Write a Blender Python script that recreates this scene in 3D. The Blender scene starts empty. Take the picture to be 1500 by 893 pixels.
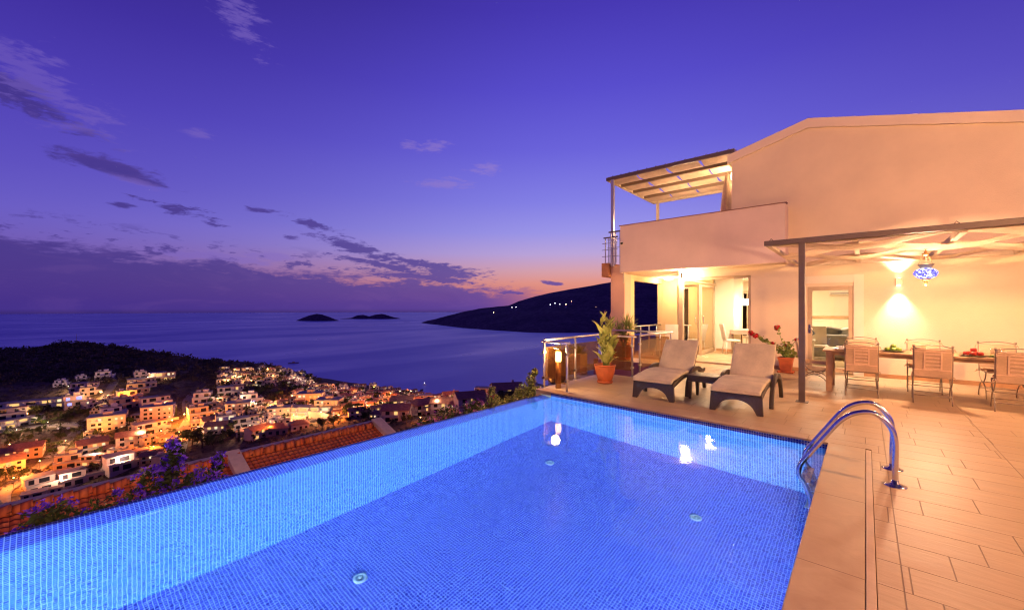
import bpy, bmesh, math, random
from mathutils import Vector, Matrix, noise
R = math.radians
random.seed(7)
S = bpy.context.scene
COL = S.collection
D = bpy.data

# ------------------------------------------------------------------ site frame
F, H, HY = 598.0, 1.5, 452.0          # lens (px), eye height over the deck, horizon row, used to survey the site
_a = math.atan(518/598)
FW = (-math.sin(_a), math.cos(_a)); RT = (math.cos(_a), math.sin(_a))
def ray(px):
    t = (px-750)/F
    return FW[0]+t*RT[0], FW[1]+t*RT[1]
def uvd(x, y):
    d = x*FW[0]+y*FW[1]; l = x*RT[0]+y*RT[1]
    return l, d
def lin(r, g, b):
    f = lambda c: (c/255/12.92) if c/255 <= .04045 else ((c/255+.055)/1.055)**2.4
    return (f(r), f(g), f(b), 1)

# ------------------------------------------------------------------ mesh helpers
class MB:
    def __init__(s): s.v=[]; s.f=[]; s.m=[]; s.uv=[]; s.sm=[]
    def face(s, idx, mi=0, uv=None, sm=False):
        s.f.append(tuple(idx)); s.m.append(mi); s.uv.append(uv); s.sm.append(sm)
    def quad(s, a, b, c, d, mi=0, uv=None, sm=False):
        n=len(s.v); s.v += [tuple(a),tuple(b),tuple(c),tuple(d)]; s.face((n,n+1,n+2,n+3),mi,uv,sm)
    def poly(s, pts, mi=0, sm=False):
        n=len(s.v); s.v += [tuple(p) for p in pts]; s.face(range(n,n+len(pts)),mi,None,sm)
    def box(s, x0,y0,z0,x1,y1,z1, mi=0):
        if x0>x1:x0,x1=x1,x0
        if y0>y1:y0,y1=y1,y0
        if z0>z1:z0,z1=z1,z0
        n=len(s.v)
        s.v += [(x0,y0,z0),(x1,y0,z0),(x1,y1,z0),(x0,y1,z0),(x0,y0,z1),(x1,y0,z1),(x1,y1,z1),(x0,y1,z1)]
        for q in ((0,3,2,1),(4,5,6,7),(0,1,5,4),(1,2,6,5),(2,3,7,6),(3,0,4,7)): s.face([n+i for i in q],mi)
        return s
    def obox(s, c, size, M=None, mi=0):
        n=len(s.v); hx,hy,hz=[k/2 for k in size]
        for (x,y,z) in ((-hx,-hy,-hz),(hx,-hy,-hz),(hx,hy,-hz),(-hx,hy,-hz),(-hx,-hy,hz),(hx,-hy,hz),(hx,hy,hz),(-hx,hy,hz)):
            p=Vector((x,y,z)); p=(M@p if M else p)+Vector(c); s.v.append(tuple(p))
        for q in ((0,3,2,1),(4,5,6,7),(0,1,5,4),(1,2,6,5),(2,3,7,6),(3,0,4,7)): s.face([n+i for i in q],mi)
        return s
    def prism(s, poly, z0, z1, mi=0, mt=None):
        n=len(s.v); k=len(poly)
        ar=sum(poly[i][0]*poly[(i+1)%k][1]-poly[(i+1)%k][0]*poly[i][1] for i in range(k))
        if ar<0: poly=poly[::-1]
        for z in (z0,z1):
            for p in poly: s.v.append((p[0],p[1],z))
        s.face([n+i for i in range(k)][::-1],mi); s.face([n+k+i for i in range(k)],mi if mt is None else mt)
        for i in range(k):
            j=(i+1)%k; s.face((n+i,n+j,n+k+j,n+k+i),mi)
        return s
    def tube(s, path, r, n=8, mi=0, cap=True, up=None):
        P=[Vector(p) for p in path]; rs = r if isinstance(r,(list,tuple)) else [r]*len(P)
        base=len(s.v); prev=None
        for i,p in enumerate(P):
            t=(P[min(i+1,len(P)-1)]-P[max(i-1,0)])
            if t.length<1e-9: t=Vector((0,0,1))
            t.normalize()
            if prev is None:
                a=Vector((0,0,1)) if abs(t.z)<.9 else Vector((1,0,0))
                u=t.cross(a).normalized()
            else:
                u=(prev-t*prev.dot(t))
                u=u.normalized() if u.length>1e-6 else t.orthogonal().normalized()
            prev=u; w=t.cross(u)
            for k in range(n):
                an=2*math.pi*k/n; s.v.append(tuple(p+(u*math.cos(an)+w*math.sin(an))*rs[i]))
        for i in range(len(P)-1):
            for k in range(n):
                a=base+i*n+k; b=base+i*n+(k+1)%n
                s.face((a,b,b+n,a+n),mi,None,True)
        if cap:
            s.face([base+k for k in range(n)][::-1],mi); s.face([base+(len(P)-1)*n+k for k in range(n)],mi)
        return s
    def lathe(s, prof, n=24, c=(0,0,0), mi=0, axis='z', sq=None):
        base=len(s.v)
        for (r,z) in prof:
            for k in range(n):
                an=2*math.pi*k/n
                s.v.append((c[0]+r*math.cos(an), c[1]+r*math.sin(an), c[2]+z))
        for i in range(len(prof)-1):
            for k in range(n):
                a=base+i*n+k; b=base+i*n+(k+1)%n
                s.face((a,b,b+n,a+n),mi,None,True)
        if prof[0][0]>1e-5: s.face([base+k for k in range(n)][::-1],mi)
        if prof[-1][0]>1e-5: s.face([base+(len(prof)-1)*n+k for k in range(n)],mi)
        return s
    def band(s, pts, w, axis=(1,0,0), th=.02, mi=0):
        """ribbon with thickness: pts centre path, width w along axis"""
        A=Vector(axis).normalized(); P=[Vector(p) for p in pts]; n=len(s.v)
        for i,p in enumerate(P):
            t=(P[min(i+1,len(P)-1)]-P[max(i-1,0)]).normalized(); nn=A.cross(t).normalized()
            for (q,r_) in ((-1,-1),(1,-1),(1,1),(-1,1)):
                s.v.append(tuple(p+A*(q*w/2)+nn*(r_*th/2)))
        for i in range(len(P)-1):
            for k in range(4):
                a=n+i*4+k; b=n+i*4+(k+1)%4
                s.face((a,b,b+4,a+4),mi,None,True)
        s.face((n,n+1,n+2,n+3)[::-1],mi); e=n+(len(P)-1)*4; s.face((e,e+1,e+2,e+3),mi)
        return s
    def parts(s):
        p=list(range(len(s.v)))
        def fd(a):
            while p[a]!=a: p[a]=p[p[a]]; a=p[a]
            return a
        for f in s.f:
            r=fd(f[0])
            for i in f[1:]: p[fd(i)]=r
        out={}
        for k,f in enumerate(s.f): out.setdefault(fd(f[0]),[]).append(k)
        res=[]
        for ks in out.values():
            m=MB(); mp={}
            for k in ks:
                idx=[]
                for i in s.f[k]:
                    if i not in mp: mp[i]=len(m.v); m.v.append(s.v[i])
                    idx.append(mp[i])
                m.face(idx,s.m[k],s.uv[k],s.sm[k])
            res.append(m)
        return res
    def builds(s, name, mats, parent=None, **k):
        return [m.build(name,mats,parent,**k) for m in s.parts()]
    def build(s, name, mats, parent=None, bevel=0, fix=True, seg=2, sub=0):
        me=D.meshes.new(name); me.from_pydata(s.v,[],s.f)
        for m in (mats if isinstance(mats,(list,tuple)) else [mats]): me.materials.append(m)
        me.polygons.foreach_set('material_index',s.m)
        me.polygons.foreach_set('use_smooth',s.sm)
        if any(u is not None for u in s.uv):
            ul=me.uv_layers.new(name='UVMap')
            for p,u in zip(me.polygons,s.uv):
                if u is None: continue
                for k,li in enumerate(p.loop_indices): ul.data[li].uv=u[k]
        if fix:
            bm=bmesh.new(); bm.from_mesh(me); bmesh.ops.recalc_face_normals(bm,faces=bm.faces); bm.to_mesh(me); bm.free()
        me.update()
        o=D.objects.new(name,me); COL.objects.link(o)
        if parent is not None: o.parent=parent
        if bevel:
            b=o.modifiers.new('bevel','BEVEL'); b.width=bevel; b.segments=seg; b.limit_method='ANGLE'; b.angle_limit=R(40)
            if hasattr(b,'harden_normals'): b.harden_normals=False
        if sub:
            b=o.modifiers.new('sub','SUBSURF'); b.levels=sub; b.render_levels=sub
        return o
def tag(o, label=None, cat=None, group=None, kind=None):
    if label: o['label']=label
    if cat: o['category']=cat
    if group: o['group']=group
    if kind: o['kind']=kind
    return o
def thing(name, label, cat, loc=(0,0,0), rz=0, group=None):
    o=D.objects.new(name,None); COL.objects.link(o); o.location=loc; o.rotation_euler=(0,0,rz); o.empty_display_size=.1
    return tag(o,label,cat,group)
def kids(o): return [c for c in D.objects if c.parent==o]
def copy_tree(o, parent=None, children=None):
    ch=CH.get(o.name) or kids(o)
    CH[o.name]=ch
    c=o.copy(); COL.objects.link(c)
    if parent is not None: c.parent=parent
    for k in ch: copy_tree(k,c)
    return c
CH={}
def bez(p0,p1,p2,p3,n=10):
    o=[]
    for i in range(n+1):
        t=i/n; a=(1-t)**3; b=3*(1-t)**2*t; c=3*(1-t)*t*t; d=t**3
        o.append(tuple(a*p0[k]+b*p1[k]+c*p2[k]+d*p3[k] for k in range(len(p0))))
    return o
def smooth_path(pts, n=6):
    P=[Vector(p) for p in pts]; o=[]
    for i in range(len(P)-1):
        a=P[max(i-1,0)]; b=P[i]; c=P[i+1]; d=P[min(i+2,len(P)-1)]
        for k in range(n):
            t=k/n
            o.append(.5*((2*b)+(c-a)*t+(2*a-5*b+4*c-d)*t*t+(3*b-a-3*c+d)*t**3))
    o.append(P[-1]); return o

# ------------------------------------------------------------------ materials
def newmat(name):
    m=D.materials.new(name); m.use_nodes=True; nt=m.node_tree; nt.nodes.clear()
    out=nt.nodes.new('ShaderNodeOutputMaterial'); return m,nt,out
class G:
    """tiny node expression helper"""
    def __init__(s,nt): s.nt=nt
    def n(s,t,**k):
        x=s.nt.nodes.new(t)
        for a,b in k.items(): setattr(x,a,b)
        return x
    def put(s,sock,v):
        if hasattr(v,'is_output') or isinstance(v,bpy.types.NodeSocket): s.nt.links.new(v,sock)
        elif v is not None: sock.default_value=v
    def m(s,op,a,b=None,c=None,clamp=False):
        x=s.n('ShaderNodeMath',operation=op); x.use_clamp=clamp
        for i,v in enumerate((a,b,c)):
            if v is not None: s.put(x.inputs[i],v)
        return x.outputs[0]
    def mr(s,v,a,b,c=0.,d=1.,smooth=False):
        x=s.n('ShaderNodeMapRange'); x.interpolation_type='SMOOTHSTEP' if smooth else 'LINEAR'; x.clamp=True
        s.put(x.inputs[0],v)
        for i,k in enumerate((a,b,c,d)): s.put(x.inputs[i+1],k)
        return x.outputs[0]
    def mix(s,f,a,b,blend='MIX'):
        x=s.n('ShaderNodeMix',data_type='RGBA',blend_type=blend); x.clamp_factor=True
        s.put(x.inputs[0],f); s.put(x.inputs[6],a); s.put(x.inputs[7],b); return x.outputs[2]
    def ramp(s,f,stops,interp='LINEAR'):
        x=s.n('ShaderNodeValToRGB'); x.color_ramp.interpolation=interp; e=x.color_ramp.elements
        while len(e)<len(stops): e.new(.5)
        for i,(p,c) in enumerate(stops): e[i].position=p; e[i].color=c
        s.put(x.inputs[0],f); return x.outputs[0]
    def noise(s,vec,scale,detail=4,rough=.55,dist=0):
        x=s.n('ShaderNodeTexNoise'); x.inputs['Scale'].default_value=scale; x.inputs['Detail'].default_value=detail
        x.inputs['Roughness'].default_value=rough; x.inputs['Distortion'].default_value=dist
        if vec is not None: s.put(x.inputs['Vector'],vec)
        return x.outputs['Fac'],x.outputs['Color']
    def obj(s): return s.n('ShaderNodeTexCoord').outputs['Object']
    def pos(s): return s.n('ShaderNodeNewGeometry').outputs['Position']
    def map(s,v,loc=(0,0,0),rot=(0,0,0),sc=(1,1,1),typ='POINT'):
        x=s.n('ShaderNodeMapping'); x.vector_type=typ; s.put(x.inputs[0],v)
        x.inputs[1].default_value=loc; x.inputs[2].default_value=rot; x.inputs[3].default_value=sc; return x.outputs[0]
    def bump(s,h,dist=.01,strength=1.,normal=None):
        x=s.n('ShaderNodeBump'); x.inputs['Strength'].default_value=strength; x.inputs['Distance'].default_value=dist
        s.put(x.inputs['Height'],h)
        if normal is not None: s.put(x.inputs['Normal'],normal)
        return x.outputs[0]
    def pr(s,base,rough=.6,metal=0.,normal=None,spec=None,**k):
        x=s.n('ShaderNodeBsdfPrincipled'); s.put(x.inputs['Base Color'],base); s.put(x.inputs['Roughness'],rough); s.put(x.inputs['Metallic'],metal)
        if normal is not None: s.put(x.inputs['Normal'],normal)
        if spec is not None: x.inputs['Specular IOR Level'].default_value=spec
        for a,b in k.items(): s.put(x.inputs[a.replace('_',' ')],b)
        return x.outputs[0]
MAT={}
def mat(name, col, rough=.6, metal=0., nscale=8, namt=.12, bump=.0, bscale=40, spec=None, **k):
    """plain surface with procedural mottling and fine bump"""
    if name in MAT: return MAT[name]
    m,nt,out=newmat(name); g=G(nt)
    c=(col[0],col[1],col[2],1)
    f,_=g.noise(g.obj(),nscale,5)
    dark=tuple(x*(1-namt*1.3) for x in c[:3])+(1,); lite=tuple(min(1,x*(1+namt)) for x in c[:3])+(1,)
    base=g.mix(g.mr(f,.3,.7),dark,lite)
    rr=g.mr(f,.3,.7,max(0,rough-.06),min(1,rough+.06))
    nrm=None
    if bump:
        h,_=g.noise(g.obj(),bscale,4); nrm=g.bump(h,bump)
    nt.links.new(g.pr(base,rr,metal,nrm,spec,**k),out.inputs[0]); MAT[name]=m; return m
def emis(name,col,strength):
    if name in MAT: return MAT[name]
    m,nt,out=newmat(name); g=G(nt); x=g.n('ShaderNodeEmission'); x.inputs[0].default_value=(*col[:3],1); x.inputs[1].default_value=strength
    nt.links.new(x.outputs[0],out.inputs[0]); MAT[name]=m; return m

def m_plaster(name,col,rough=.85,amt=.09,bump=.006):
    m,nt,out=newmat(name); g=G(nt); p=g.pos()
    f,_=g.noise(p,.7,5); f2,_=g.noise(p,60,3); f3,_=g.noise(p,6,4)
    c=(*col,1)
    b=g.mix(g.mr(f,.35,.65),tuple(x*(1-amt) for x in col)+(1,),tuple(min(1,x*(1+amt*.6)) for x in col)+(1,))
    b=g.mix(g.mr(f3,.55,.75,0,.25),b,tuple(x*.9 for x in col)+(1,))
    nrm=g.bump(f2,bump); nt.links.new(g.pr(b,rough,0,nrm),out.inputs[0]); MAT[name]=m; return m

def m_deck():
    m,nt,out=newmat('deck_tile'); g=G(nt); p=g.pos()
    sp=g.n('ShaderNodeSeparateXYZ'); g.put(sp.inputs[0],p); x,y=sp.outputs[0],sp.outputs[1]
    PY_,PX_=.30,.61
    row=g.m('FLOOR',g.m('DIVIDE',y,PY_)); fy=g.m('FRACT',g.m('DIVIDE',y,PY_))
    wn=g.n('ShaderNodeTexWhiteNoise',noise_dimensions='1D'); g.put(wn.inputs['W'],row)
    xs=g.m('ADD',g.m('DIVIDE',x,PX_),g.m('MULTIPLY',wn.outputs[0],1.0))
    col=g.m('FLOOR',xs); fx=g.m('FRACT',xs)
    # joints
    jy=g.m('MINIMUM',fy,g.m('SUBTRACT',1.,fy)); jx=g.m('MINIMUM',fx,g.m('SUBTRACT',1.,fx))
    dy=g.m('MULTIPLY',jy,PY_); dx=g.m('MULTIPLY',jx,PX_)
    # long continuous joints that run away from the eye
    l1=g.m('ABSOLUTE',g.m('SUBTRACT',x,.155)); l2=g.m('ABSOLUTE',g.m('SUBTRACT',x,1.06)); l3=g.m('ABSOLUTE',g.m('SUBTRACT',x,2.6))
    dd=g.m('MINIMUM',g.m('MINIMUM',dx,dy),g.m('MINIMUM',l1,g.m('MINIMUM',l2,l3)))
    joint=g.mr(dd,.0012,.0036,1.,0.)
    cv=g.n('ShaderNodeCombineXYZ'); g.put(cv.inputs[0],row); g.put(cv.inputs[1],col)
    wn2=g.n('ShaderNodeTexWhiteNoise',noise_dimensions='2D'); g.put(wn2.inputs['Vector'],cv.outputs[0])
    tilev=wn2.outputs[0]
    n1,_=g.noise(g.map(p,sc=(1.2,6,1)),2.4,7,.6,.8); n2,_=g.noise(p,.8,4); n3,_=g.noise(p,28,5,.6)
    base=g.mix(g.mr(n1,.3,.7),(.46,.32,.175,1),(.60,.44,.265,1))
    base=g.mix(g.m('MULTIPLY',tilev,.30),base,(.42,.27,.165,1))
    base=g.mix(g.mr(n2,.45,.75,0,.35),base,(.34,.22,.13,1))
    base=g.mix(joint,base,(.33,.215,.125,1))
    h=g.m('ADD',g.m('MULTIPLY',joint,-1.),g.m('MULTIPLY',n1,.5)); h=g.m('ADD',h,g.m('MULTIPLY',n3,.14)); h=g.m('ADD',h,g.m('MULTIPLY',tilev,.35))
    nrm=g.bump(h,.007)
    rg=g.mr(n1,.3,.7,.34,.58)
    nt.links.new(g.pr(base,rg,0,nrm,.5),out.inputs[0]); return m
def m_coping():
    m,nt,out=newmat('coping_stone'); g=G(nt); p=g.pos()
    sp=g.n('ShaderNodeSeparateXYZ'); g.put(sp.inputs[0],p)
    fy=g.m('FRACT',g.m('DIVIDE',g.m('ADD',sp.outputs[1],.55),1.18)); jy=g.m('MINIMUM',fy,g.m('SUBTRACT',1.,fy))
    j=g.mr(jy,.001,.003,1.,0.)
    n1,_=g.noise(p,3.5,7,.65,1.2); n3,_=g.noise(p,30,5)
    b=g.mix(g.mr(n1,.3,.7),(.44,.30,.17,1),(.54,.39,.235,1)); b=g.mix(j,b,(.22,.14,.09,1))
    h=g.m('ADD',g.m('MULTIPLY',j,-1.),g.m('ADD',g.m('MULTIPLY',n1,.6),g.m('MULTIPLY',n3,.15)))
    nt.links.new(g.pr(b,g.mr(n1,.3,.7,.35,.55),0,g.bump(h,.004),.5),out.inputs[0]); return m
def m_mosaic(name, cols, grout=(.72,.82,.88,1), pitch=.0275, gw=.11, rough=.18):
    m,nt,out=newmat(name); g=G(nt)
    uv=g.n('ShaderNodeUVMap').outputs[0]
    sp=g.n('ShaderNodeSeparateXYZ'); g.put(sp.inputs[0],uv)
    xs=g.m('DIVIDE',sp.outputs[0],pitch); ys=g.m('DIVIDE',sp.outputs[1],pitch)
    fx=g.m('FRACT',xs); fy=g.m('FRACT',ys)
    jx=g.m('MINIMUM',fx,g.m('SUBTRACT',1.,fx)); jy=g.m('MINIMUM',fy,g.m('SUBTRACT',1.,fy))
    j=g.mr(g.m('MINIMUM',jx,jy),gw*.65,gw*1.1,1.,0.)
    cv=g.n('ShaderNodeCombineXYZ'); g.put(cv.inputs[0],g.m('FLOOR',xs)); g.put(cv.inputs[1],g.m('FLOOR',ys))
    wn=g.n('ShaderNodeTexWhiteNoise',noise_dimensions='2D'); g.put(wn.inputs['Vector'],cv.outputs[0])
    c=g.ramp(wn.outputs[0],[(i/(len(cols)),cc) for i,cc in enumerate(cols)],'CONSTANT')
    sheet=g.n('ShaderNodeTexWhiteNoise',noise_dimensions='2D')
    cv2=g.n('ShaderNodeCombineXYZ'); g.put(cv2.inputs[0],g.m('FLOOR',g.m('DIVIDE',xs,12.))); g.put(cv2.inputs[1],g.m('FLOOR',g.m('DIVIDE',ys,12.)))
    g.put(sheet.inputs['Vector'],cv2.outputs[0])
    c=g.mix(g.m('MULTIPLY',sheet.outputs[0],.18),c,cols[0])
    b=g.mix(j,c,grout)
    nt.links.new(g.pr(b,g.mr(j,0,1,rough,.7),0,g.bump(g.m('SUBTRACT',1.,j),.001),.5),out.inputs[0]); return m
def m_water():
    m,nt,out=newmat('pool_water'); g=G(nt); p=g.pos()
    n1,_=g.noise(g.map(p,sc=(1,1,0)),5.0,3,.5,.6); n2,_=g.noise(g.map(p,sc=(1,1,0)),19,3,.5)
    h=g.m('ADD',n1,g.m('MULTIPLY',n2,.28))
    nrm=g.bump(h,.0008)
    x=g.n('ShaderNodeBsdfGlass'); x.inputs['IOR'].default_value=1.333; x.inputs['Roughness'].default_value=0; x.inputs['Color'].default_value=(.93,.97,1,1)
    g.put(x.inputs['Normal'],nrm); nt.links.new(x.outputs[0],out.inputs[0]); return m
def m_sea():
    m,nt,out=newmat('sea_water'); g=G(nt); p=g.pos()
    n1,_=g.noise(g.map(p,sc=(1,1,0)),.02,6,.6,.5); n2,_=g.noise(g.map(p,rot=(0,0,.6),sc=(1,.35,0)),.0022,5,.55,1.); n3,_=g.noise(g.map(p,sc=(1,1,0)),.25,3)
    nrm=g.bump(g.m('ADD',g.m('MULTIPLY',n1,1.0),g.m('MULTIPLY',n3,.22)),1.0)
    b=g.mix(g.mr(n2,.4,.65),(.13,.16,.74,1),(.155,.19,.84,1))
    rg=g.mr(n2,.40,.65,.40,.27)
    nt.links.new(g.pr(b,rg,0,nrm,.5,IOR=1.5),out.inputs[0]); return m
def m_glass(name,tint,gloss=.08,alpha=.8,rough=.02,body=None):
    """thin pane: tinted see-through with a fresnel reflection"""
    m,nt,out=newmat(name); g=G(nt)
    t=g.n('ShaderNodeBsdfTransparent'); t.inputs[0].default_value=(*tint,1)
    gl=g.n('ShaderNodeBsdfGlossy'); gl.inputs['Roughness'].default_value=rough; gl.inputs[0].default_value=(.9,.9,.9,1)
    fr=g.n('ShaderNodeFresnel'); fr.inputs[0].default_value=1.45
    f=g.m('MULTIPLY',g.m('ADD',fr.outputs[0],gloss),g.m('SUBTRACT',1.,g.n('ShaderNodeNewGeometry').outputs['Backfacing']))
    mx=g.n('ShaderNodeMixShader'); g.put(mx.inputs[0],f)
    if body:
        df=g.n('ShaderNodeBsdfDiffuse'); df.inputs[0].default_value=(*body,1); m2=g.n('ShaderNodeMixShader'); m2.inputs[0].default_value=.13
        nt.links.new(t.outputs[0],m2.inputs[1]); nt.links.new(df.outputs[0],m2.inputs[2]); nt.links.new(m2.outputs[0],mx.inputs[1])
    else: nt.links.new(t.outputs[0],mx.inputs[1])
    nt.links.new(gl.outputs[0],mx.inputs[2])
    nt.links.new(mx.outputs[0],out.inputs[0]); MAT[name]=m; return m
def m_fabric(name,col,rough=.9,weave=260,trans=0.,bm=.004):
    m,nt,out=newmat(name); g=G(nt); o=g.obj()
    w=g.n('ShaderNodeTexWave'); w.inputs['Scale'].default_value=weave; w.inputs['Distortion'].default_value=.5; g.put(w.inputs['Vector'],o)
    f,_=g.noise(o,4,4); f2,_=g.noise(o,35,3)
    b=g.mix(g.mr(f,.3,.7),tuple(x*.80 for x in col)+(1,),tuple(min(1,x*1.10) for x in col)+(1,)); b=g.mix(g.m('MULTIPLY',g.mr(f2,.4,.7),.25),b,tuple(x*.7 for x in col)+(1,))
    nrm=g.bump(g.m('ADD',g.m('MULTIPLY',w.outputs[1],.3),g.m('ADD',f2,g.m('MULTIPLY',f,2.))),bm)
    s=g.pr(b,rough,0,nrm,.2)
    if trans:
        t=g.n('ShaderNodeBsdfTranslucent'); g.put(t.inputs[0],b); mx=g.n('ShaderNodeMixShader'); mx.inputs[0].default_value=trans
        nt.links.new(s,mx.inputs[1]); nt.links.new(t.outputs[0],mx.inputs[2]); s=mx.outputs[0]
    nt.links.new(s,out.inputs[0]); MAT[name]=m; return m
def m_leaf(name,c1,c2,trans=.25,rough=.5,scale=3):
    m,nt,out=newmat(name); g=G(nt)
    f,_=g.noise(g.obj(),scale,3)
    oi=g.n('ShaderNodeObjectInfo')
    b=g.mix(g.mr(f,.35,.65),(*c1,1),(*c2,1)); b=g.mix(g.m('MULTIPLY',oi.outputs['Random'],.35),b,tuple(x*.6 for x in c1)+(1,))
    s=g.pr(b,rough,0,None,.3); t=g.n('ShaderNodeBsdfTranslucent'); g.put(t.inputs[0],b); mx=g.n('ShaderNodeMixShader'); mx.inputs[0].default_value=trans
    nt.links.new(s,mx.inputs[1]); nt.links.new(t.outputs[0],mx.inputs[2]); nt.links.new(mx.outputs[0],out.inputs[0]); MAT[name]=m; return m

STEEL=mat('brushed_steel',(.66,.65,.64),.2,1.,30,.05)
POSTM=mat('railing_metal',(.66,.62,.58),.38,.75,20,.06)
DARKM=mat('pergola_paint',(.115,.085,.082),.45,0,10,.08)
DARKM2=mat('upper_pergola_paint',(.20,.14,.10),.5,0,10,.08)
WOODW=mat('cream_timber',(.62,.52,.40),.6,0,14,.1)
CLOTH=m_fabric('shade_cloth',(.80,.64,.44),.9,120,.30,.001)
TERRA=mat('terracotta',(.52,.13,.045),.7,0,9,.15,.002,60)
SOIL=mat('soil',(.06,.035,.02),.95,0,40,.3,.01,60)
WALL=m_plaster('villa_plaster',(.84,.70,.52))
WALLP=m_plaster('parapet_plaster',(.80,.64,.56))
WALLI=m_plaster('interior_plaster',(.86,.80,.66),.8,.03,.001)
WALLY=m_plaster('porch_plaster',(.82,.62,.34))
WALLPIER=m_plaster('pier_plaster',(.74,.46,.34))
FRAMEM=mat('door_frame_paint',(.55,.42,.28),.45,0,8,.06)
WHITE=mat('white_paint',(.8,.76,.68),.45,0,8,.04)
RATTAN=mat('resin_brown',(.060,.046,.034),.42,0,60,.2,.0015,220)
CUSH=m_fabric('lounger_cushion',(.74,.64,.44),.9,300)
CHAIRC=m_fabric('chair_cushion',(.64,.46,.30),.9,300)
IRON=mat('wrought_iron_grey',(.34,.28,.21),.45,.3,30,.1)
TABLEW=mat('table_wood',(.42,.26,.14),.5,0,6,.2,.001,30)
BRASS=mat('antique_brass',(.30,.17,.07),.35,.9,20,.2)
GRN=mat('green_apple',(.22,.34,.05),.35,0,14,.2)
RED=mat('red_apple',(.42,.035,.02),.35,0,14,.3)
PLATE=mat('dark_plate',(.10,.09,.05),.3,0,14,.2)
PORC=mat('white_porcelain',(.78,.76,.72),.2)
GLASSB=m_glass('bronze_glass',(.86,.70,.48),.02,body=(.42,.27,.12))
GLASSC=m_glass('clear_glass',(.95,.95,.92),.03)
GLASSN=m_glass('dark_night_glass',(.05,.05,.07),.06)

# ------------------------------------------------------------------ camera
cd=D.cameras.new('camera'); cam=D.objects.new('camera',cd); COL.objects.link(cam); S.camera=cam
cd.sensor_width=36; cd.lens=36*F/1500; cd.shift_y=5.5/1500; cd.clip_start=.05; cd.clip_end=60000
cam.location=(0,0,H); cam.rotation_euler=(R(90),0,_a)
S.view_settings.view_transform='Standard'; S.view_settings.look='None'; S.view_settings.exposure=0; S.view_settings.gamma=1; S.view_settings.use_curve_mapping=False
S.render.engine='CYCLES'; cy=S.cycles
cy.use_denoising=True
try: cy.denoiser='OPENIMAGEDENOISE'
except Exception: pass
cy.max_bounces=7; cy.diffuse_bounces=3; cy.glossy_bounces=3; cy.transmission_bounces=5; cy.transparent_max_bounces=10
cy.caustics_reflective=False; cy.caustics_refractive=False; cy.sample_clamp_indirect=6; cy.sample_clamp_direct=0
cy.use_adaptive_sampling=True; cy.adaptive_threshold=.012; cy.filter_width=1.2

# ------------------------------------------------------------------ world: dusk sky
W=D.worlds.new('World'); S.world=W; W.use_nodes=True; nt=W.node_tree; nt.nodes.clear(); g=G(nt)
def azel(px,py):
    a=math.atan((px-750)/F); return a, math.atan((HY-py)/F*math.cos(a))
gen=g.n('ShaderNodeTexCoord').outputs['Generated']
sp=g.n('ShaderNodeSeparateXYZ'); g.put(sp.inputs[0],gen); dx,dy,dz=sp.outputs
rr=g.m('ADD',g.m('MULTIPLY',dx,RT[0]),g.m('MULTIPLY',dy,RT[1])); ff=g.m('ADD',g.m('MULTIPLY',dx,FW[0]),g.m('MULTIPLY',dy,FW[1]))
az=g.m('ARCTAN2',rr,ff); el=g.m('ARCSINE',dz)
eln=g.mr(el,0.,R(60))           # 0..1 over 60 degrees
def st(l): return [(math.degrees(0) if e<=0 else e/60., lin(*c)) for e,c in l]
near=g.ramp(eln,st([(0,(176,104,120)),(2.,(206,120,112)),(3.6,(216,138,126)),(5.2,(204,150,162)),(7.6,(176,154,208)),(10.5,(146,140,222)),(14.5,(124,120,220)),(21,(100,92,210)),(28,(82,70,196)),(36,(66,50,172)),(50,(46,30,128)),(60,(36,22,100))]))
far=g.ramp(eln,st([(0,(72,50,138)),(3.,(82,60,152)),(6,(94,76,174)),(9,(92,78,186)),(13,(82,66,180)),(20,(68,50,168)),(28,(54,34,144)),(36,(42,24,116)),(60,(26,14,72))]))
sunaz=R(12.)
da=g.m('DIVIDE',g.m('SUBTRACT',az,sunaz),R(40.)); wgt=g.m('EXPONENT',g.m('MULTIPLY',g.m('MULTIPLY',da,da),-1.))
base=g.mix(wgt,far,near)
cv=g.n('ShaderNodeCombineXYZ'); g.put(cv.inputs[0],az); g.put(cv.inputs[1],el); AE=cv.outputs[0]
nA,cA=g.noise(g.map(AE,rot=(0,0,R(12)),sc=(7,26,1)),1.,8,.62,.6)
nB,_=g.noise(g.map(AE,rot=(0,0,R(10)),sc=(16,60,1)),1.,7,.6,.4)
nD,_=g.noise(g.map(AE,rot=(0,0,R(9)),sc=(44,150,1)),1.,6,.65,.5)
nB=g.m('ADD',g.m('MULTIPLY',nB,.62),g.m('MULTIPLY',nD,.38))
nC,_=g.noise(g.map(AE,loc=(3,1,0),sc=(3,10,1)),1.,6,.55,.3)
def ell(px,py,rx,ry,tilt=0.,soft=.6,dist=.5,nz=None):
    a,e=azel(px,py)
    v=g.map(AE,loc=(a,e,0),rot=(0,0,R(tilt)),sc=(rx/F*math.cos(a),ry/F*math.cos(a),1),typ='TEXTURE')
    x=g.n('ShaderNodeVectorMath',operation='LENGTH'); g.put(x.inputs[0],v)
    l=g.m('ADD',x.outputs['Value'],g.m('MULTIPLY',g.m('SUBTRACT',nz or nB,.5),dist*14.))
    return g.mr(l,1+soft*.4,1-soft,0.,1.,True)
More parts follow.
